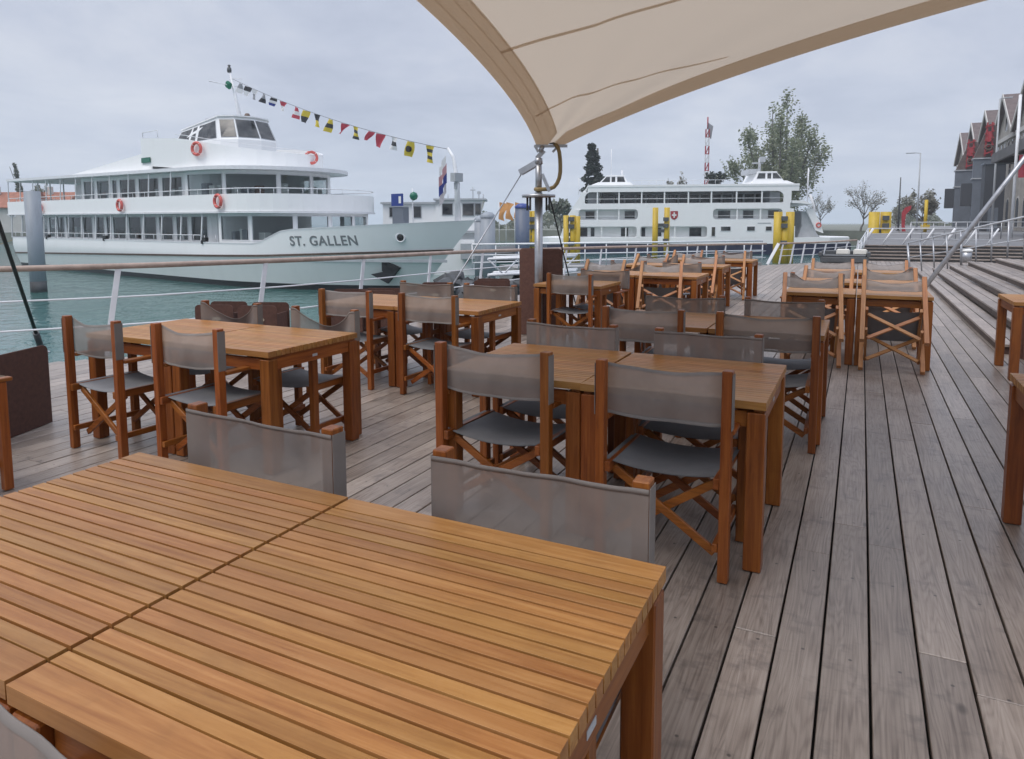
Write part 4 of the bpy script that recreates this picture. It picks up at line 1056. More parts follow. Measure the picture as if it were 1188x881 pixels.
# ------------------------------------------------------------------ car ferry beyond the dock
FD = 75.0; KF = FD / F * 1.04
fo = at(790, 290.5, FD); fo.z = WZ
fdir = Vector((rt[0], rt[1], 0)).normalized(); frz = math.atan2(fdir.y, fdir.x) + R(-6)
FE = empty('car_ferry', fo, frz, 'white car ferry with navy hull and a wheelhouse at each end beyond the dock', 'ferry')
fx = lambda px_: (px_ - 790) * KF
fz = lambda py_: (295.2 - py_) * FD / F
DP = 11.0
b = MB(); b.prism([(fx(628), DP/2), (fx(640), 1.2), (fx(655), 0), (fx(950), 0), (fx(975), 1.0), (fx(990), DP/2), (fx(975), DP-1), (fx(950), DP), (fx(655), DP), (fx(640), DP-1.2)], -.8, fz(283)); b.build('hull', 'navy', FE)
b = MB(); b.prism([(fx(630), DP/2), (fx(642), 1.2), (fx(656), -.03), (fx(949), -.03), (fx(973), 1.0), (fx(988), DP/2), (fx(973), DP-1), (fx(949), DP), (fx(656), DP), (fx(642), DP-1.2)], fz(283), fz(276)); b.build('lower_bulwark', 'white', FE)
def fwall(spans, y0, y1, t=.25, b=None, tt=0.0):
    for (a, c) in spans: b.span(fx(a), fx(c), tt, tt + t, fz(y1), fz(y0))
b = MB()
fwall([(668, 912)], 275.4, 276, b=b); fwall([(672, 908)], 255, 263, b=b); fwall([(678, 906)], 236.5, 243, b=b); fwall([(686, 915)], 217, 223, b=b)
fwall([(668, 675), (741, 745), (818, 912)], 263, 276, b=b)
fwall([(672, 676), (742, 824), (898, 910)], 243, 255, b=b)
fwall([(678, 683), (899, 907)], 223, 236.5, b=b)
def fillet(px_, py_, rad, sx_, sy_):
    pts = [(px_, py_)] + [(px_ + sx_ * rad * (1 - math.cos(a_)), py_ + sy_ * rad * (1 - math.sin(a_))) for a_ in [math.pi/2 * k / 6 for k in range(7)]]
    b.extrude([(fx(x), .002, fz(y)) for x, y in pts], (0, .2, 0))
for (xa, xb, ya, yb_, ra_) in ((683, 899, 223, 236.5, 7), (676, 742, 243, 255, 4), (824, 898, 243, 255, 4), (675, 741, 263, 275.4, 3), (745, 818, 263, 275.4, 3)):
    big = ya < 230
    fillet(xa, ya, ra_, 1, 1); fillet(xb, ya, ra_, -1, 1); fillet(xa, yb_, 2 if big else ra_, 1, -1); fillet(xb, yb_, 2 if big else ra_, -1, -1)
b.build('side_wall', 'white', FE)
b = MB(); fwall([(670, 910)], 263, 276, .1, b, .85); fwall([(674, 908)], 243, 255, .1, b, .85); b.span(fx(672), fx(908), .25, DP - .3, fz(263.3), fz(262.7)); b.span(fx(675), fx(906), .25, DP - .3, fz(243.3), fz(242.7)); b.span(fx(682), fx(904), .25, DP - .3, fz(236.8), fz(236.2)); b.build('inner_wall', 'white', FE)
b = MB(); b.span(fx(686), fx(700), 1.5, DP - 2, fz(236), fz(223)); b.span(fx(888), fx(899), 1.5, DP - 2, fz(236), fz(223)); b.build('stair_house', 'grey', FE)
b = MB().prism([(fx(686), -.05), (fx(915), -.05), (fx(917), DP), (fx(684), DP)], fz(217.4), fz(215)); b.build('roof', 'white', FE)
b = MB()
for row, xs in (((263, 276), (702, 729, 783)), ((243, 255), (697, 721, 850, 875)), ((223, 236.5), (697, 721, 746, 771, 797, 822, 849, 876))):
    for x in xs: MB().span(fx(x - .7), fx(x + .7), .05, .2, fz(row[1]), fz(row[0])).build('bay_post', 'white', FE)
def fwin(a, c, y0, y1, t, parent=FE):
    f = MB().span(fx(a) - .06, fx(c) + .06, t - .03, t + .02, fz(y1) - .06, fz(y0) + .06).build('window', 'offwhite', parent)
    MB().span(fx(a), fx(c), t - .05, t - .031, fz(y1), fz(y0)).build('pane', 'glass', f)
for a, c in ((684, 694), (728, 739), (831, 844), (858, 869), (885, 896)): fwin(a, c, 245, 253.5, .85)
for a, c in ((676, 686), (690, 694), (724, 732), (747, 751), (765, 769), (800, 813)): fwin(a, c, 264.5, 274.5, .85)
for a, c in ((833, 843), (861, 869), (881, 887), (893, 899)): fwin(a, c, 263.5, 268, 0)
fwin(823, 826.5, 264, 274, 0)
for a in np.arange(706, 884, 12.5): fwin(a, a + 10.5, 224.5, 234.5, 5.0)
b = MB().span(fx(703), fx(888), 5.02, DP - 1.5, fz(236.2), fz(217.6)); b.build('gallery_cabin', 'grey', FE)
b = MB()
b.tube([(fx(683), .1, fz(231)), (fx(899), .1, fz(231))], .03, 6); b.tube([(fx(675), .1, fz(251)), (fx(742), .1, fz(251))], .02, 6); b.tube([(fx(824), .1, fz(251)), (fx(898), .1, fz(251))], .02, 6)
b.tube([(fx(735), .2, fz(210)), (fx(842), .2, fz(210))], .025, 6)
for x in np.arange(738, 842, 8): b.tube([(fx(x), .2, fz(215)), (fx(x), .2, fz(210))], .018, 5)
b.build('handrails', 'offwhite', FE)
# slanted ends of the superstructure
b = MB(); b2 = MB()
b.extrude([(fx(655), .1, fz(276)), (fx(668), .1, fz(276)), (fx(678), .1, fz(243)), (fx(686), .1, fz(217)), (fx(681), .1, fz(222)), (fx(664), .1, fz(249))], (0, DP - .2, 0))
b2.extrude([(fx(908), .1, fz(237)), (fx(914), .1, fz(237)), (fx(931), .1, fz(239)), (fx(920), .1, fz(234)), (fx(908), .1, fz(234))], (0, DP - .2, 0))
b2.extrude([(fx(904), .1, fz(217)), (fx(911), .1, fz(219)), (fx(899), .1, fz(221))], (0, DP - .2, 0))
b.build('slanted_end', 'white', FE); b2.build('slanted_end', 'white', FE)
b = MB(); b.extrude([(fx(921), 1, fz(246)), (fx(926), 1, fz(246)), (fx(938), 1, fz(271)), (fx(942), 1, fz(276)), (fx(918), 1, fz(276)), (fx(922), 1, fz(264))], (0, DP - 2, 0)); b.build('bow_ramp', 'grey', FE)
b = MB().extrude([(fx(924), .6, fz(243)), (fx(932), .6, fz(243)), (fx(941), .6, fz(262)), (fx(944), .6, fz(271)), (fx(936), .6, fz(268))], (0, .3, 0)); b.build('ramp_tower', 'white', FE)
MB().torus((fx(938.5), .55, fz(262)), .22, .07).build('ring_mark', 'ringred', FE)
for (c0, s) in ((717, 1), (888, -1)):
    wt = MB(); t0, t1 = 2.6, DP - 2.6
    g = lambda dx_: fx(c0 + s * dx_)
    wt.extrude([(g(-30), t0 - .8, fz(215)), (g(-19), t0 - .8, fz(210.5)), (g(17), t0 - .8, fz(210.5)), (g(22), t0 - .8, fz(215))], (0, t1 - t0 + 1.6, 0))
    up = 2.5 if s < 0 else 0
    wt.extrude([(g(-19), t0, fz(212)), (g(-10), t0, fz(203 - up)), (g(11), t0, fz(203 - up)), (g(16), t0, fz(212))], (0, t1 - t0, 0))
    w_ = wt.build('wheelhouse', 'white', FE)
    rf = MB().extrude([(g(-10.5), t0 - .1, fz(203 - up)), (g(-9), t0 - .1, fz(201.8 - up)), (g(10.5), t0 - .1, fz(201.8 - up)), (g(11.5), t0 - .1, fz(203 - up))], (0, t1 - t0 + .2, 0)).build('wheelhouse_roof', 'white', FE)
    for q in ([(-15, 210), (-5.5, 210), (-5.5, 204), (-9.5, 204)], [(-3.5, 210), (.5, 210), (.5, 204), (-3.5, 204)], [(3, 210), (12, 210), (10, 204), (3, 204)]):
        quad_window(*[(g(x), t0 - .01, fz(y - up)) for x, y in q], w_, (0, -1, 0))
for P_, r_ in (([(fx(714), DP/2, fz(203)), (fx(714), DP/2, fz(168))], .05), ([(fx(727), DP/2, fz(203)), (fx(727), DP/2, fz(194))], .12), ([(fx(676), 2, fz(225)), (fx(676), 2, fz(205))], .04), ([(fx(930), 2, fz(240)), (fx(930), 2, fz(196))], .07), ([(fx(946), 4, fz(268)), (fx(944), 4, fz(240)), (fx(939), 4, fz(226))], .13)): MB().tube(P_, r_, 8).build('mast', 'offwhite', FE)
b = MB(); b.span(fx(868), fx(880), 3, 7, fz(201), fz(196)); b.tube([(fx(882), 4, fz(202)), (fx(882), 4, fz(183))], .15, 8); b.span(fx(874), fx(886), 4, 4.3, fz(189), fz(187.5)); b.span(fx(882), fx(888), 3.8, 4.2, fz(187), fz(181)); b.build('radar_mast', 'grey', FE)
def shield(cx_, cz_, w_, h_, t):
    pts = [(-.5, .5), (.5, .5), (.5, -.05), (.38, -.3), (0, -.5), (-.38, -.3), (-.5, -.05)]
    o = MB().extrude([(cx_ + x*w_, t, cz_ + z*h_) for x, z in pts], (0, -.03, 0)).build('cross_emblem', 'red', FE)
    b = MB(); b.span(cx_ - .1*w_, cx_ + .1*w_, t - .045, t - .032, cz_ - .24*h_, cz_ + .36*h_); b.span(cx_ - .3*w_, cx_ - .102*w_, t - .045, t - .032, cz_ - .04*h_, cz_ + .15*h_); b.span(cx_ + .102*w_, cx_ + .3*w_, t - .045, t - .032, cz_ - .04*h_, cz_ + .15*h_); b.build('white_cross', 'whiteplate', o)
shield(fx(781.8), fz(250.5), .78, .95, -.002)
b = MB(); b.span(fx(872), fx(886), -.02, -.004, fz(260), fz(259)); b.build('name_strip', 'grey', FE)
# ------------------------------------------------------------------ mooring piles
GPL = 'mooring piles in the harbour'
def pile(px_, ytop, D, r, mat, label, name='mooring_pile', cap=None, group=GPL, bands=False):
    p = at(px_, ytop, D); t = empty(name, (p.x, p.y, WZ - .5), 0, label, 'mooring pile', group); h = p.z - WZ + .5
    MB().cyl((0, 0, 0), r, h, 18).build('shaft', mat, t)
    if cap: MB().lathe([(r * 1.06, 0), (r * 1.06, .12), (r * .6, .30), (0, .34)], (0, 0, h - .04), 18).build('cap', cap, t)
    if bands: MB().cyl((0, 0, .3), r * 1.02, .75, 18).build('waterline_band', 'rock', t)
    return t
pile(37, 222, 35, .36, 'pile', 'thick blue-grey steel pile standing in the water at the stern of the white ship', bands=True)
pile(566, 252, 40, .42, 'pile', 'thick grey steel pile right of the ship bow, the taller of two', cap='pile')
pile(557, 256, 43, .36, 'pile', 'grey steel pile right of the ship bow, the shorter of two', cap='pile')
pile(606, 241, 48, .50, 'pileblue', 'dark blue-grey pile just left of the steel mast', cap='blue')
def dolphin(pxs, ytop, D, label, spread=1.0, link=True):
    ps = [at(x, ytop + dy, D) for x, dy in pxs]
    c = sum(ps, Vector()) / len(ps); t = empty('mooring_dolphin', (c.x, c.y, WZ - .5), 0, label, 'mooring pile', 'yellow mooring dolphins')
    for p, (x, dy) in zip(ps, pxs):
        o = p - c; top = p.z - WZ + .5
        b = MB().tube([(o.x, o.y, 0), (o.x, o.y, top)], spread, 14); b.build('pile', 'yellow', t)
    if link and len(ps) > 1:
        b = MB(); a0, a1 = ps[0] - c, ps[-1] - c
        for z in (.45, .75):
            h = (min(p.z for p in ps) - WZ + .5) * (1 - .35 * z); b.bar((a0.x, a0.y, h - .8), (a1.x, a1.y, h - .8), .25, .3)
        b.build('cross_beam', 'darkgrey', t)
        b = MB(); a1 = ps[len(ps)//2] - c
        for h in (2.2, 3.6, 5.0): b.box((a1.x, a1.y - spread - .08, min(h, 4.2)), (.5, .16, .35))
        b.build('fender', 'darkgrey', t)
    return t
dolphin([(760.5, 241), (774, 241)][0:0] or [(760.5, 0), (774, 0)], 241, 66, 'pair of slim yellow piles in front of the middle of the ferry', .27)
dolphin([(657, 0), (664.5, 0), (670, 1)], 250, 58, 'cluster of yellow piles at the left end of the ferry', .24)
dolphin([(613.5, 0), (619, 0)], 245, 56, 'pair of narrow yellow piles just behind the steel mast', .20)
dolphin([(903, 0), (911, 6), (917, 0)], 246, 58, 'cluster of yellow piles at the right end of the ferry', .34)
dolphin([(1014.5, 0), (1028, 0)], 246, 56, 'pair of broad yellow piles beyond the quay stairs', .40)
p = at(1075, 232, 62); b = MB().cyl((0, 0, 0), .14, p.z - qz, 12); o = b.build('yellow_post', 'yellow'); o.location = (p.x, p.y, qz); tag(o, 'thin yellow post on the quay in front of a pale tree', 'post')
MB().span(-.34, .34, -.24, .24, p.z - qz - 2.6, p.z - qz - 2.2).build('sign_box', 'yellow', o)

# ------------------------------------------------------------------ small work boat behind the bow
BD = 46.0; KB = BD / F * 1.03
bo = at(500, 300, BD); bo.z = WZ
WB = empty('work_boat', bo, math.atan2(fdir.y, fdir.x), 'small white boat with cabins and big windows moored behind the ship bow', 'boat')
bx = lambda x: (x - 500) * KB
bz = lambda y: (318 - y) * KB
b = MB().prism([(bx(430), 0), (bx(556), 0), (bx(566), 2), (bx(556), 4), (bx(430), 4)], -.5, bz(278)); b.build('hull', 'white', WB)
MB().prism([(bx(430), -.04), (bx(557), -.04), (bx(568), 2), (bx(557), 4.04), (bx(430), 4.04)], bz(271), bz(268)).build('fender_rail', 'grey', WB)
b = MB().span(bx(445), bx(506), .6, 3.4, bz(278), bz(238)); b.build('cabin', 'white', WB)
MB().span(bx(443), bx(509), .4, 3.6, bz(238), bz(235.8)).build('cabin_roof', 'grey', WB)
wh = MB().extrude([(bx(505), .5, bz(278)), (bx(560), .5, bz(278)), (bx(553), .5, bz(252)), (bx(559), .5, bz(234)), (bx(505), .5, bz(234))], (0, 3, 0)).build('wheelhouse', 'white', WB)
MB().span(bx(503), bx(562), .3, 3.7, bz(234), bz(232)).build('wheelhouse_roof', 'grey', WB)
for a, c, y0, y1, pr in ((453, 473, 242, 252, .6), (480, 488, 241, 253, .6), (513, 524, 238, 250, .5), (536, 548, 238, 251, .5), (550, 556, 238, 250, .5)):
    f = MB().span(bx(a) - .05, bx(c) + .05, pr - .04, pr + .02, bz(y1) - .05, bz(y0) + .05).build('window', 'grey', WB); MB().span(bx(a), bx(c), pr - .06, pr - .041, bz(y1), bz(y0)).build('pane', 'glass', f)
b = MB()
for x, y in ((517, 226), (546, 218), (553, 224), (558, 226)): b.tube([(bx(x), 2, bz(232)), (bx(x), 2, bz(y))], .03, 6)
b.span(bx(551), bx(555), 1.9, 2.1, bz(226), bz(223)); b.span(bx(543), bx(549), 1.9, 2.1, bz(222), bz(221)); b.build('antennas', 'grey', WB)
MB().span(bx(534), bx(552), -.5, -.06, bz(300), bz(282)).build('deck_box', 'grey', WB, bevel=.03)

# ------------------------------------------------------------------ beach flags
for px_, D, nm in ((579, 62, 'orange beach flag on a pole, left of three beyond the piles'), (587, 64, 'orange beach flag with a curled tip, middle of three beyond the piles'), (597, 66, 'pinkish orange beach flag, right of three beyond the piles')):
    p = at(px_, 234, D); o = empty('beach_flag', (p.x, p.y, -1.2), 0, nm, 'flag', 'orange beach flags')
    h = p.z + 1.2; MB().tube([(0, 0, 0), (0, 0, h)], .035, 6).build('pole', 'offwhite', o)
    b = MB(); rows = []
    for j in range(9):
        v = j / 8; wv = .75 * (1 - .3 * v) * (1 + .3 * math.sin(v * 5 + px_))
        rows.append([(u * wv, .12 * math.sin(u * 3 + v * 5), h - .05 - 1.5 * v - .2 * u) for u in (0, .33, .66, 1)])
    b.grid(rows).build('cloth', 'flag_orange', o, recalc=False)

# ------------------------------------------------------------------ dock, gangway and bank between deck and ferry
def lineP(a, b, D): return at(*a, D), at(*b, D)
PD = 33.0
dk = MB(); a, c = at(600, 311, PD), at(884, 308, PD + 4); n_ = (c - a).normalized(); wv = Vector((-n_.y, n_.x, 0)) * 3.0
dk.prism([(a.x, a.y), (c.x, c.y), (c.x + wv.x, c.y + wv.y), (a.x + wv.x, a.y + wv.y)], -1.55, -.62)
tag(dk.build('dock', 'concrete'), kind='structure')
hr = empty('dock_railing', (0, 0, 0), 0, 'white pipe railing running along the dock in front of the ferry', 'railing')
zt0, zt1 = .52, .52
ra, rb = Vector((a.x, a.y, 0)), Vector((c.x, c.y, 0)); ra = ra - (rb - ra) * .16
for nm, z, r in (('top_pipe', .52, .045), ('pipe', .02, .03), ('pipe', -.32, .03)):
    MB().tube([ra + Vector((0, 0, z)), rb + Vector((0, 0, z))], r, 8).build(nm, 'offwhite', hr)
for i in range(15):
    p = ra.lerp(rb, i / 14); MB().tube([p + Vector((0, 0, -.63)), p + Vector((0, 0, .52))], .032, 6).build('post', 'offwhite', hr)
GWY = empty('gangway', (0, 0, 0), 0, 'white lattice gangway leading from the dock towards the small boat', 'gangway')
a, c = at(566, 300, 27), at(668, 300, 29); a.z, c.z = .12, .12
for dz, r in ((0, .05), (-.62, .06)):
    MB().tube([a + Vector((0, 0, dz)), c + Vector((0, 0, dz))], r, 8).build('chord', 'offwhite', GWY)
    MB().tube([a + Vector((-.4, 1.2, dz)), c + Vector((-.4, 1.2, dz))], r, 8).build('chord', 'offwhite', GWY)
for i in range(6):
    p, q_ = a.lerp(c, i / 6), a.lerp(c, (i + 1) / 6)
    MB().tube([p + Vector((0, 0, -.62 if i % 2 else 0)), q_ + Vector((0, 0, 0 if i % 2 else -.62))], .032, 6).build('diagonal', 'offwhite', GWY)
b = MB(); d_ = (c - a).normalized(); b.prism([(a.x, a.y), (c.x, c.y), (c.x - .4, c.y + 1.2), (a.x - .4, a.y + 1.2)], -.56, -.48); b.build('walkway', 'grey', GWY)
bk_ = MB(); rr = random.Random(21)
for i in range(170):
    x = rr.uniform(505, 640); p = at(x, 318 + rr.uniform(-4, 16), 27.5 + rr.uniform(-3, 3)); p.z = WZ + .1 + rr.uniform(0, .9)
    s = rr.uniform(.25, .6); pts = [Vector((rr.gauss(0, 1), rr.gauss(0, 1), rr.gauss(0, 1))).normalized() * s * rr.uniform(.7, 1.1) for _ in range(12)]
    bm = bmesh.new(); vs_ = [bm.verts.new(p + q_) for q_ in pts]; r_ = bmesh.ops.convex_hull(bm, input=vs_)
    bm.verts.index_update(); loose = [v for v in bm.verts if not v.link_faces]; bmesh.ops.delete(bm, geom=loose, context='VERTS'); bm.verts.index_update()
    bk_.add([v.co.copy() for v in bm.verts], [[v.index for v in f.verts] for f in bm.faces]); bm.free()
tag(bk_.build('rocky_bank', 'rock'), kind='stuff')
# dark covered dinghies beside the dock
for (px_, py_, D, lab) in ((588, 271, 60, 'dark covered motor boat moored beyond the gangway'), (705, 300, 36, 'dark covered dinghy beside the dock in front of the ferry')):
    p = at(px_, py_, D); o = empty('motor_boat', (p.x, p.y, WZ), math.atan2(fdir.y, fdir.x) + .15, lab, 'boat', 'dark covered boats')
    b = MB(); rows = []
    for i in range(13):
        u = i / 12; s = -2.4 + 4.8 * u; hb = .95 * (1 - max(0, (u - .45) / .55) ** 2.2) if u < 1 else .02
        rows.append([(s, -hb, .75 + .3*u), (s, -hb * .8, .1), (s, 0, -.25), (s, hb * .8, .1), (s, hb, .75 + .3*u)])
    b.grid(rows); b.add([rows[0][k] for k in range(5)], [(0, 1, 2, 3, 4)]); b.build('hull', 'darkgrey' if px_ < 600 else 'offwhite', o)
    b = MB(); rows2 = []
    for r_ in rows: rows2.append([r_[0], (r_[0][0], r_[0][1]*.5, r_[0][2] + .42), (r_[0][0], 0, r_[0][2] + .55), (r_[0][0], r_[4][1]*.5, r_[0][2] + .42), r_[4]])
    b.grid(rows2).build('cover', 'darkgrey', o)

# ------------------------------------------------------------------ railings on the quay and the ramp
def simple_rail(name, label, base, top, nposts, r=.028, mids=(.5,), post=.03, lean=0.0):
    t = empty(name, (0, 0, 0), 0, label, 'railing')
    n = len(base); r *= .75; post *= .7
    MB().tube(top, r, 8).build('handrail', 'railgrey', t)
    for m_ in mids: MB().tube([b_.lerp(t_, m_) for b_, t_ in zip(base, top)], r * .7, 6).build('mid_rail', 'railgrey', t)
    for i in range(nposts):
        u = i / (nposts - 1) * (n - 1); j = min(int(u), n - 2); f = u - j
        p, q_ = base[j].lerp(base[j+1], f), top[j].lerp(top[j+1], f)
        d_ = (base[j+1] - base[j]).normalized() * lean
        MB().tube([p - d_ * .5, q_ + d_ * .5], post * (1.5 if i % 4 == 0 else 1), 6).build('post', 'steel' if lean == 0 else 'offwhite', t)
    return t
r0, r1 = Vector((1.30, 23.2, .01)), Vector((3.5, 20.4, .49)); d_ = r1 - r0; r2_ = r1 + Vector((d_.x, d_.y, 0)) * .5
t0 = Vector((1.22, 23.5, .87)); t1 = Vector((3.5, 20.4, 1.62)); t2 = r2_ + Vector((0, 0, 1.0))
simple_rail('ramp_railing', 'long grey railing climbing to the right behind the wooden steps', [r0, r1, r2_], [t0, t1, t2], 17, .03, (.52,))
bs = [Vector((.25, 32.75, qz)), Vector((4.6, 32.9, qz))]
simple_rail('quay_railing', 'railing with slanted white posts on top of the quay stairs', bs, [b_ + Vector((0, 0, .66)) for b_ in bs], 7, .03, (.35, .68), .05, .36)
simple_rail('quay_railing', 'white railing sloping up from the far deck end to the quay stairs', [Vector((-.1, 30.5, .0)), Vector((.2, 32.6, qz))], [Vector((-.1, 30.5, .62)), Vector((.25, 32.7, qz + .66))], 4, .03, (.45,), .05, .1)
simple_rail('quay_railing', 'low pale railing along the far edge of the quay below the dark lift towers', [Vector((2.4, 44, qz)), Vector((9.5, 47, qz))], [Vector((2.4, 44, qz + .9)), Vector((9.5, 47, qz + .9))], 14, .03, (.35, .7), .025)
# ------------------------------------------------------------------ sofa, bin, lamp and posts
p = onz(979, 305.5, 0); SF = empty('outdoor_sofa', (p.x, p.y + .3, 0), 0, 'low black outdoor sofa with two cream back cushions at the far end of the deck', 'sofa')
b = MB(); b.span(-.8, .8, -.35, .35, .03, .22); b.build('base', 'darkgrey', SF, bevel=.015)
b = MB(); b.span(-.8, .8, .25, .37, .222, .45); b.build('backrest', 'darkgrey', SF, bevel=.03)
for s in (-1, 1): MB().span(s*.80 - .06, s*.80 + .06, -.36, .36, .224, .40).build('armrest', 'darkgrey', SF, bevel=.02)
MB().span(-.73, .73, -.33, .24, .223, .30).build('seat_cushion', 'darkgrey', SF, bevel=.03)
for x in (-.05, .52): MB().box((x, .14, .385), (.46, .12, .24), Matrix.Rotation(-.25, 3, 'X')).build('back_cushion', 'cream', SF, bevel=.05)
p = at(1120.5, 304, 24); LB = empty('litter_bin', (p.x, p.y, max(.002, p.z)), 0, 'round steel litter bin with a white lid behind the grey ramp railing', 'bin')
MB().cyl((0, 0, 0), .17, .36, 20).build('body', 'steel', LB); MB().lathe([(.19, 0), (.19, .05), (.12, .09), (0, .1)], (0, 0, .362), 20).build('lid', 'whiteplate', LB)
def lamp(px_, ytop, D, label, arm=-1.3, zb=qz):
    p = at(px_, ytop, D); o = empty('street_lamp', (p.x, p.y, zb), 0, label, 'street lamp', 'street lamps on the quay'); h = p.z - zb
    MB().tube([(0, 0, 0), (0, 0, h)], [.10, .06], 10).build('pole', 'grey', o); MB().tube([(0, 0, h), (arm * .35, 0, h + .06)], .04, 6).build('arm', 'grey', o)
    MB().box((arm * .7, 0, h + .06), (abs(arm) * .7, .25, .10)).build('lamp_head', 'grey', o, bevel=.03)
lamp(1068, 178, 75, 'tall street lamp with a flat head standing alone against the sky')
lamp(1160, 115, 62, 'street lamp in front of the stone gables at the right', .9)
p = at(1045, 206, 70); o = MB().tube([(0, 0, 0), (0, 0, p.z - qz)], [.10, .05], 8).build('bare_post', 'darkgrey'); o.location = (p.x, p.y, qz); tag(o, 'thin dark post without a lamp, left of the tall street lamp', 'post')
MB().cyl((0, 0, 0), .2, .08, 10).build('foot', 'darkgrey', o)
p = at(1184, 110, 40); o = MB().tube([(0, 0, 0), (0, 0, p.z - qz)], .08, 10).build('flag_pole', 'offwhite'); o.location = (p.x, p.y, qz); tag(o, 'white flag pole with a red banner at the right edge of the picture', 'flag pole')
MB().grid([[(.14 + u * .5, .05 * math.sin(v * 4), p.z - qz - 3.4 - 1.3 * v) for u in (0, .5, 1)] for v in (0, .25, .5, .75, 1)]).build('banner', 'flag_red', o, recalc=False)
# red curved sign post
p = at(1049, 283, 60); o = MB().extrude([(x*.6, 0, z*.75) for x, z in ((-.35, 0), (.15, 0), (-.05, .8), (.0, 2.0), (.65, 2.7), (.65, 3.1), (-.1, 2.85), (-.5, 2.3), (-.45, .9))], (0, .35, 0)).build('red_sculpture', 'red'); o.location = (p.x, p.y, qz)
tag(o, 'curved red upright panel on the quay left of the lift towers', 'sculpture'); MB().span(-.5, .4, -.1, .45, -.004, .10).build('plinth', 'concrete', o).location = (0, 0, 0)

# ------------------------------------------------------------------ warehouse, lift towers, canopy
X0 = 14.0
def warehouse():
    t = empty('stone_warehouse', (X0, 70, qz), 0, 'long stone warehouse with a row of steep gables along the quay', 'building')
    bay = 12.6; eave, apex = 10.3, 14.4; n = 6
    wl = MB(); rf = MB()
    for i in range(n):
        y0 = -6 + i * bay; y1 = y0 + bay; ym = (y0 + y1) / 2
        wl.extrude([(0, y0, 0), (0, y1, 0), (0, y1, eave), (0, ym, apex), (0, y0, eave)], (.5, 0, 0))
        rf.extrude([(-.5, y0 - .1, eave - .15), (-.5, ym, apex + .1), (-.5, y1 + .1, eave - .15), (-.5, y1 + .1, eave + .25), (-.5, ym, apex + .55), (-.5, y0 - .1, eave + .25)], (22, 0, 0))
    wl.span(.52, 22, -6, -5.6, 0, eave); wl.build('wall', 'stone', t); rf.build('roof', 'roof', t)
    for i in range(n):
        y0 = -6 + i * bay; ym = y0 + bay / 2
        MB().span(-.25, -.005, y0 + .3, y0 + bay - .3, eave - .5, eave - .05).build('cornice', 'render', t)
        for s in (-1, 1):
            b = MB(); b.extrude([(-.62, ym + s*.02, apex + .62), (-.62, ym + s*(bay/2), eave + .28), (-.62, ym + s*(bay/2), eave - .2), (-.62, ym + s*.02, apex + .1)], (.1, 0, 0)); b.build('gable_trim', 'render', t)
        def arch(yc, z0, w_, h_, nm='window'):
            pts = [(-.03, yc - w_/2, z0), (-.03, yc + w_/2, z0)] + [(-.03, yc + w_/2*math.cos(math.pi*k/8), z0 + h_ + w_/2*math.sin(math.pi*k/8)) for k in range(9)]
            f = MB().extrude([(x, yc + (y - yc)*1.25, z0 + (z - z0)*1.10 - .1) for x, y, z in pts], (.025, 0, 0)).build(nm, 'render', t); MB().extrude([(x - .02, y, z) for x, y, z in pts], (.015, 0, 0)).build('pane', 'glass', f)
        arch(ym, eave + .7, 1.3, 1.3)
        for yy in (-3.6, 0, 3.6): arch(ym + yy, 5.6, 1.1, 1.9); arch(ym + yy, .4, 1.4, 2.2, 'door')
        for k in range(9): 
            if k % 2 == 0: MB().span(-.03, -.005, ym - 4.4 + k * 1.1, ym - 3.8 + k * 1.1, eave - 1.7, eave - .7).build('window', 'glass', t)
warehouse()
def lift(px_, D, w_, ztop, zroof, label, redside=True):
    p = at(px_, 290, D); t = empty('lift_tower', (p.x, p.y, qz), R(-4), label, 'tower', 'grey lift towers in front of the warehouse')
    MB().span(-w_/2, w_/2, -w_/2, w_/2, 0, ztop).build('shaft', 'shed', t)
    b = MB()
    for z in (ztop * .72, ztop - .05): b.span(-w_/2 - .12, w_/2 + .12, -w_/2 - .12, w_/2 + .12, z - .12, z)
    b.build('band', 'grey', t)
    b = MB(); b.extrude([(-w_/2, -w_/2, ztop), (w_/2, -w_/2, ztop), (w_/2, -w_/2, zroof - .3), (w_/8, -w_/2, zroof)], (0, w_, 0)); b.build('roof', 'roof', t)
    b = MB()
    hw_ = w_ * .16; zz = zroof - ztop
    for s_ in (-1, 1): b.bar((w_*.15 + s_*hw_, -w_/2 - .2, ztop + .1), (w_*.15 + s_*hw_ * .7, -w_/2 - .2, zroof + .1), .13, .16)
    for k in range(5): b.bar((w_*.15 - hw_ - .1, -w_/2 - .3, ztop + .3 + k*zz/5), (w_*.15 + hw_ + .1, -w_/2 - .3, ztop + .6 + k*zz/5), .12, .14)
    b.span(w_*.15 - hw_*.6, w_*.15 + hw_*.6, -w_/2 - .5, -w_/2 - .32, ztop + zz*.45, ztop + zz*.75)
    b.build('red_hoist', 'red', t)
    b = MB().torus((w_*.15, -w_/2 - .36, ztop + 1.0), .28, .08, (0, 1, 0), 16, 6); b.torus((w_*.17, -w_/2 - .36, ztop + 1.9), .2, .07, (0, 1, 0), 16, 6); b.build('pulley', 'strake', t)
    b = MB().span(-w_/2 - 1.0, -w_/2 - .02, -w_/2, w_/2 - .2, 2.6, 5.0); b.build('side_box', plain('dark_cladding', (.05, .055, .065), .6), t)
lift(1115, 88, 2.2, 7.3, 10.8, 'dark grey lift tower with a red hoist on top, the left one of two')
lift(1135, 76, 1.9, 7.7, 11.2, 'dark grey lift tower with a red hoist on top, the right one of two')
p = at(1148, 275, 66); o = MB().span(-.8, .8, -1, 1, 0, 6.2).build('dark_shed', plain('charcoal_cladding', (.045, .05, .06), .6)); o.location = (p.x, p.y, qz); tag(o, 'narrow dark upright shed between the lift towers and the stone wall', 'shed')
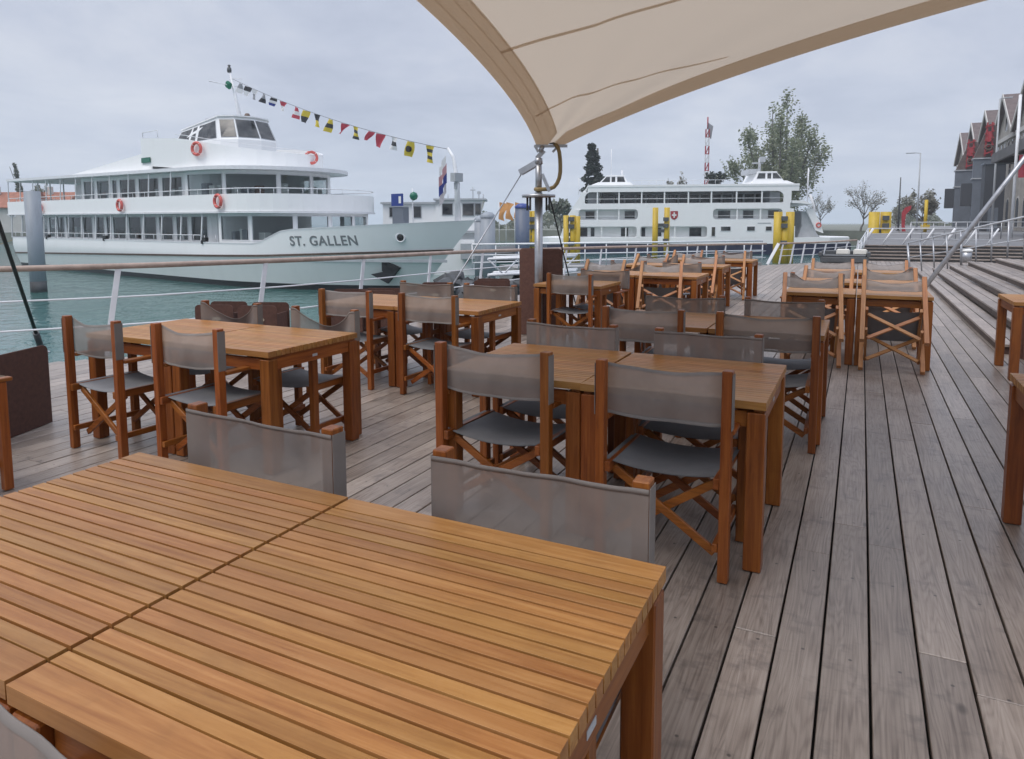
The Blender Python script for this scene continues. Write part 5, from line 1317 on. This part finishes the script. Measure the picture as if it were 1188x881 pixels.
MB().span(-.9, .9, -1.1, 1.1, 6.201, 6.35).build('roof', 'shed', o); MB().span(-.4, .4, -1.03, -1.005, .0, 2.2).build('door', 'shed', o)
CP = empty('steel_canopy', (8, 38, qz), 0, 'brown steel canopy with deep edge beams jutting from the warehouse', 'canopy')
b = MB(); b.span(0, .18, 0, 22, 5.0, 5.55); b.span(5.0, 5.18, 0, 22, 5.0, 5.55)
for y in (0, 7.2, 14.5, 21.8): b.span(.19, 4.99, y, y + .18, 5.02, 5.5)
b.build('beam', 'beam', CP); MB().span(.02, 5.16, .02, 22, 5.56, 5.64).build('roof_sheet', 'beam', CP)
for y in (.3, 10.5, 21.6):
    for x in (4.9,): MB().tube([(x, y, 0), (x, y, 5.0)], .12, 10).build('column', 'grey', CP)
MB().tube([(.2, 21.5, 5.0), (5.2, 6, 3.4)], .05, 6).build('brace', 'darkgrey', CP)
# ------------------------------------------------------------------ red and white mast beyond the ferry
CD = 130.0; p = at(821, 150, CD); CR = empty('lattice_mast', (p.x, p.y, .2), R(20), 'slim red and white lattice mast with a small dark flag, rising behind the ferry', 'mast')
hh = p.z - .2; w_ = .30
for k in range(12):
    z0, z1 = hh * k / 12, hh * (k + 1) / 12; b = MB()
    for sx_ in (-1, 1):
        for sy_ in (-1, 1): b.bar((sx_*w_, sy_*w_, z0), (sx_*w_, sy_*w_, z1), .13, .13)
    for sy_ in (-1, 1):
        b.bar((-w_, sy_*w_, z0), (w_, sy_*w_, z1), .1, .1); b.bar((-w_, sy_*w_, z0 + .1), (w_, sy_*w_, z0 + .1), .1, .1)
        b.bar((sy_*w_, -w_, z1), (sy_*w_, w_, z0), .1, .1)
    b.build('mast_section', 'red' if k % 2 else 'offwhite', CR)
MB().tube([(0, 0, hh), (0, 0, hh + 2.2)], .12, 6).build('tip', 'red', CR)
MB().grid([[(.1 + u * .9 * (1 - .4 * v), .1 * math.sin(u * 5), hh + 1.2 - 2.4 * v - .7 * u) for u in (0, .33, .66, 1)] for v in (0, .25, .5, .75, 1)])  .build('flag', 'flag_grey', CR, recalc=False)

# ------------------------------------------------------------------ trees
def leaves(b, pts, size, rr, flat=.6):
    for p in pts:
        a = Vector((rr.gauss(0, 1), rr.gauss(0, 1), rr.gauss(0, flat))).normalized(); c = a.cross(Vector((rr.gauss(0, 1), rr.gauss(0, 1), rr.gauss(0, 1)))).normalized()
        s = size * rr.uniform(.6, 1.35); p = Vector(p)
        b.add([p - a*s - c*s*.45, p + a*s*.2 - c*s*.6, p + a*s + c*s*.1, p - a*s*.1 + c*s*.6], [(0, 1, 2, 3)])
def tree(name, px_, ybase, ytop, wpx, D, kind, label, zb=.2, mat='leaf', n=2600, leaf=.16, group='trees on the far shore', seed=1, cat='tree'):
    rr = random.Random(seed); top = at(px_, ytop, D); base = Vector((top.x, top.y, zb)); Hh = top.z - zb; Wd = wpx / F * D / 2
    t = empty(name, base, rr.uniform(0, 6), label, cat, group)
    tk = MB(); cr = MB(); tips = []
    def limb(p, d, ln, r, depth, gravity=.0):
        p = Vector(p); pts = [p]; q = p.copy(); dd = Vector(d).normalized()
        for i in range(4):
            dd = (dd + Vector((rr.gauss(0, .10), rr.gauss(0, .10), rr.gauss(0, .06) + gravity))).normalized(); q = q + dd * ln / 4; pts.append(q.copy())
        tk.tube(pts, [r * (1 - .16 * i) for i in range(5)], 5 if depth else 8, False)
        tips.append((pts, depth))
        return pts, dd
    if kind == 'plume':                                # several upright plumes, willow-poplar habit
        pts, dd = limb((0, 0, 0), (0, 0, 1), Hh * .28, Wd * .085, 0)
        cl = []
        NP = 15
        for k in range(NP):
            a = k * 2.4 + rr.uniform(-.3, .3); spread = ((k + .5) / NP) ** .6; hgt = (1.0 - .48 * spread ** 1.6) * rr.uniform(.86, 1.0)
            if k < 3: hgt = (1.0, .90, .84)[k]
            tipv = Vector((math.cos(a) * Wd * spread, math.sin(a) * Wd * spread * .8, Hh * hgt)); st0 = pts[min(4, 1 + k % 4)]
            mid = st0.lerp(tipv, .42) + Vector((math.cos(a), math.sin(a), 0)) * Wd * .16
            path = [st0.lerp(mid, u).lerp(mid.lerp(tipv, u), u) for u in [i / 8 for i in range(9)]]
            tk.tube(path, [Wd * .026 * (1 - .1 * i) for i in range(9)], 5, False)
            cl.append((path, spread))
        for path, sp_ in cl:
            for m_ in range(int(n / NP / 3)):
                u = .10 + .92 * rr.random() ** .9; f = min(u, .999) * 8; j = min(7, int(f)); c = path[j].lerp(path[j+1], f - j)
                if math.sin(u * 15 + sp_ * 40) < -.1 and rr.random() < .85: continue
                rad = Wd * (.135 - .085 * u); cc = c + Vector((rr.gauss(0, rad), rr.gauss(0, rad), rr.gauss(0, rad)))
                dr = Vector((rr.gauss(0, .25), rr.gauss(0, .25), -1)) if rr.random() < .45 else Vector((rr.gauss(0, .4), rr.gauss(0, .4), 1))
                leaves(cr, [cc + dr * leaf * q * 1.5 + Vector((rr.gauss(0, leaf * .5), rr.gauss(0, leaf * .5), 0)) for q in (0, 1, 2)], leaf, rr)
    elif kind == 'conifer':
        limb((0, 0, 0), (.10, 0, 1), Hh * .97, Wd * .12, 0)
        for m_ in range(n):
            u = rr.random(); lay = .5 + .5 * math.sin(u * 46); rad = Wd * (1.05 - u) ** .7 * (.55 + .45 * lay) * rr.random() ** .4; a = rr.uniform(0, 6.28)
            if math.sin(a * 3 + u * 19) + math.sin(a * 2 - u * 31) < -.9: continue
            leaves(cr, [Vector((math.cos(a) * rad + .10 * Hh * u, math.sin(a) * rad, Hh * (.10 + .9 * u) - rad * .2))], leaf, rr, .4)
    elif kind == 'pine':
        limb((0, 0, 0), (.06, 0, 1), Hh * .92, Wd * .09, 0)
        for k in range(9):
            a = rr.uniform(0, 6.28); c = Vector((math.cos(a) * Wd * rr.uniform(.1, .7), math.sin(a) * Wd * .6, Hh * rr.uniform(.72, .98)))
            tk.tube([Vector((0, 0, Hh * .6)), c], [Wd * .05, Wd * .02], 5, False)
            for m_ in range(n // 9): leaves(cr, [c + Vector((rr.gauss(0, Wd * .22), rr.gauss(0, Wd * .22), rr.gauss(0, Hh * .03)))], leaf, rr, .3)
    else:                                              # spreading, sparse spring tree
        pts, dd = limb((0, 0, 0), (0, 0, 1), Hh * .34, Wd * .045, 0)
        ends = [(pts[-1], dd, Hh * .30, Wd * .045, 0)]; stack = [(pts[3 + k % 2], Vector((math.cos(k * 1.05 + .3), math.sin(k * 1.05 + .3), rr.uniform(.35, 1.5))), Hh * rr.uniform(.28, .4), Wd * .030, 1) for k in range(7)]
        allp = []
        while stack:
            p, d, ln, r, dp_ = stack.pop()
            if dp_ > 1: d = Vector((d.x, d.y, d.z * .9))
            ps, d2 = limb(p, d, ln, r, dp_, .03); allp += [(q, dp_) for q in ps[1:]]
            if dp_ < 5:
                for k in range(3):
                    nd = (d2 + Vector((rr.gauss(0, .55), rr.gauss(0, .55), rr.gauss(.12, .3)))).normalized(); stack.append((ps[2 + k % 3], nd, ln * rr.uniform(.5, .72), r * .58, dp_ + 1))
        outer = [q for q, dp_ in allp if dp_ >= 4]
        sx_ = Wd / max(1e-3, max(max(abs(q.x), abs(q.y)) for q in outer)); sz_ = Hh / max(q.z for q in outer)
        fn = lambda v: Vector((v.x * (sx_ if v.z > Hh * .2 else 1), v.y * (sx_ if v.z > Hh * .2 else 1), v.z * sz_))
        tk.xf(fn)
        for m_ in range(n):
            q = fn(rr.choice(outer)); leaves(cr, [q + Vector((rr.gauss(0, Wd * .055), rr.gauss(0, Wd * .055), rr.gauss(0, Wd * .055)))], leaf, rr)
    tk.build('trunk', 'bark', t, recalc=False); cr.build('crown', mat, t, recalc=False)
    return t
tree('poplar_tree', 909, 285, 112, 150, 112, 'plume', 'tall pale green poplar with feathery upright plumes behind the right end of the ferry', n=26000, leaf=.24, seed=4)
tree('cypress_tree', 694, 280, 166, 52, 118, 'conifer', 'dark slender conifer rising behind the left end of the ferry', mat='conifer', n=4200, leaf=.34, seed=9)
tree('bushy_tree', 784, 280, 198, 34, 125, 'spread', 'small pale bushy tree showing above the ferry roof', mat='budding', n=1500, leaf=.25, seed=12)
tree('pine_tree', 832, 280, 203, 26, 125, 'pine', 'small dark pine showing above the ferry roof, right of the lattice mast', mat='conifer', n=900, leaf=.28, seed=13)
tree('bushy_tree', 651, 285, 232, 46, 105, 'spread', 'pale green bushy tree just right of the steel mast, left of the ferry', mat='wood_far', n=2200, leaf=.24, seed=14)
tree('bare_tree', 1001, 285, 208, 62, 92, 'spread', 'thin bare tree standing alone between the poplar and the street lamp', mat='budding', n=700, leaf=.10, seed=15)
tree('bare_tree', 953, 285, 218, 40, 104, 'spread', 'thin bare tree at the right foot of the poplar', mat='budding', n=700, leaf=.10, seed=16)
tree('bushy_tree', 1076, 285, 220, 66, 84, 'spread', 'pale round tree beside the lift towers, behind the yellow post', mat='budding', n=2200, leaf=.17, seed=17)
tree('bare_tree', 1040, 285, 238, 34, 96, 'spread', 'small bare tree between the yellow piles and the bare post', mat='budding', n=600, leaf=.10, seed=18)
tree('poplar_tree', 26, 262, 190, 13, 128, 'conifer', 'narrow dark poplar behind the houses at the far left', mat='wood_far', n=900, leaf=.3, seed=19)
tree('bushy_tree', 45, 262, 211, 26, 126, 'spread', 'small bushy tree behind the red roof at the far left', mat='wood_far', n=900, leaf=.25, seed=20)
fw_ = MB(); rr = random.Random(30)
for i in range(5200):
    x = rr.uniform(560, 780) if i % 3 else rr.uniform(1035, 1130); D = rr.uniform(150, 200); hgt = 2.6 + 1.3 * math.sin(x * .05) + 1.2 * math.sin(x * .17)
    p = at(x, 262, D); p.z = .2 + max(.4, hgt) * rr.random() ** .6 * (D / 170); leaves(fw_, [p], .55, rr)
tag(fw_.build('distant_wood', 'wood_far', recalc=False), kind='stuff')
hz = MB(); hz.span(-1600, 1600, -700, 2600, -2.9, 42); ho_ = hz.build('haze', 'water')
hm = bpy.data.materials.new('pale_haze'); hm.use_nodes = True; hn = hm.node_tree; hn.nodes.remove(hn.nodes['Principled BSDF'])
pv = N(hn, 'ShaderNodeVolumePrincipled'); pv.inputs['Color'].default_value = (.90, .94, 1, 1); pv.inputs['Density'].default_value = .0006; pv.inputs['Anisotropy'].default_value = .2
L(hn, pv.outputs[0], hn.nodes['Material Output'].inputs['Volume']); ho_.data.materials.clear(); ho_.data.materials.append(hm); tag(ho_, kind='stuff')
# ------------------------------------------------------------------ houses on the left shore
def house(px0, px1, yeave, yridge, D, label, seed):
    a, c = at(px0, 262, D), at(px1, 262, D); t = empty('red_roofed_house', (a.x, a.y, .2), math.atan2(c.y - a.y, c.x - a.x), label, 'house', 'red roofed houses on the left shore')
    wd = (Vector((c.x, c.y, 0)) - Vector((a.x, a.y, 0))).length; he = at(px0, yeave, D).z - .2; hr_ = at(px0, yridge, D).z - .2; dp = 9
    MB().span(0, wd, 0, dp, 0, he).build('wall', 'render', t)
    b = MB().extrude([(-.5, -.5, he), (-.5, dp / 2, hr_), (-.5, dp + .5, he), (-.5, dp + .5, he - .15), (-.5, -.5, he - .15)], (wd + 1, 0, 0)); rf = b.build('roof', 'redroof', t)
    MB().span(wd * .3, wd * .3 + .7, dp / 2 - 1.2, dp / 2 - .6, hr_ - 1.2, hr_ + .9).build('chimney', 'render', rf)
    n = max(2, int(wd / 2.6))
    for k in range(n):
        for z in ((he * .62,) if he < 4.5 else (he * .22, he * .66)):
            x = (k + .5) * wd / n; f = MB().span(x - .55, x + .55, -.06, -.005, z, z + 1.3).build('window', 'offwhite', t); MB().span(x - .42, x + .42, -.08, -.061, z + .1, z + 1.2).build('pane', 'glass', f)
house(-40, 26, 241, 222, 118, 'house with a red tiled roof at the far left edge behind the ship stern', 1)
house(30, 74, 238, 222, 122, 'house with a red tiled roof seen through the open upper deck of the ship', 2)
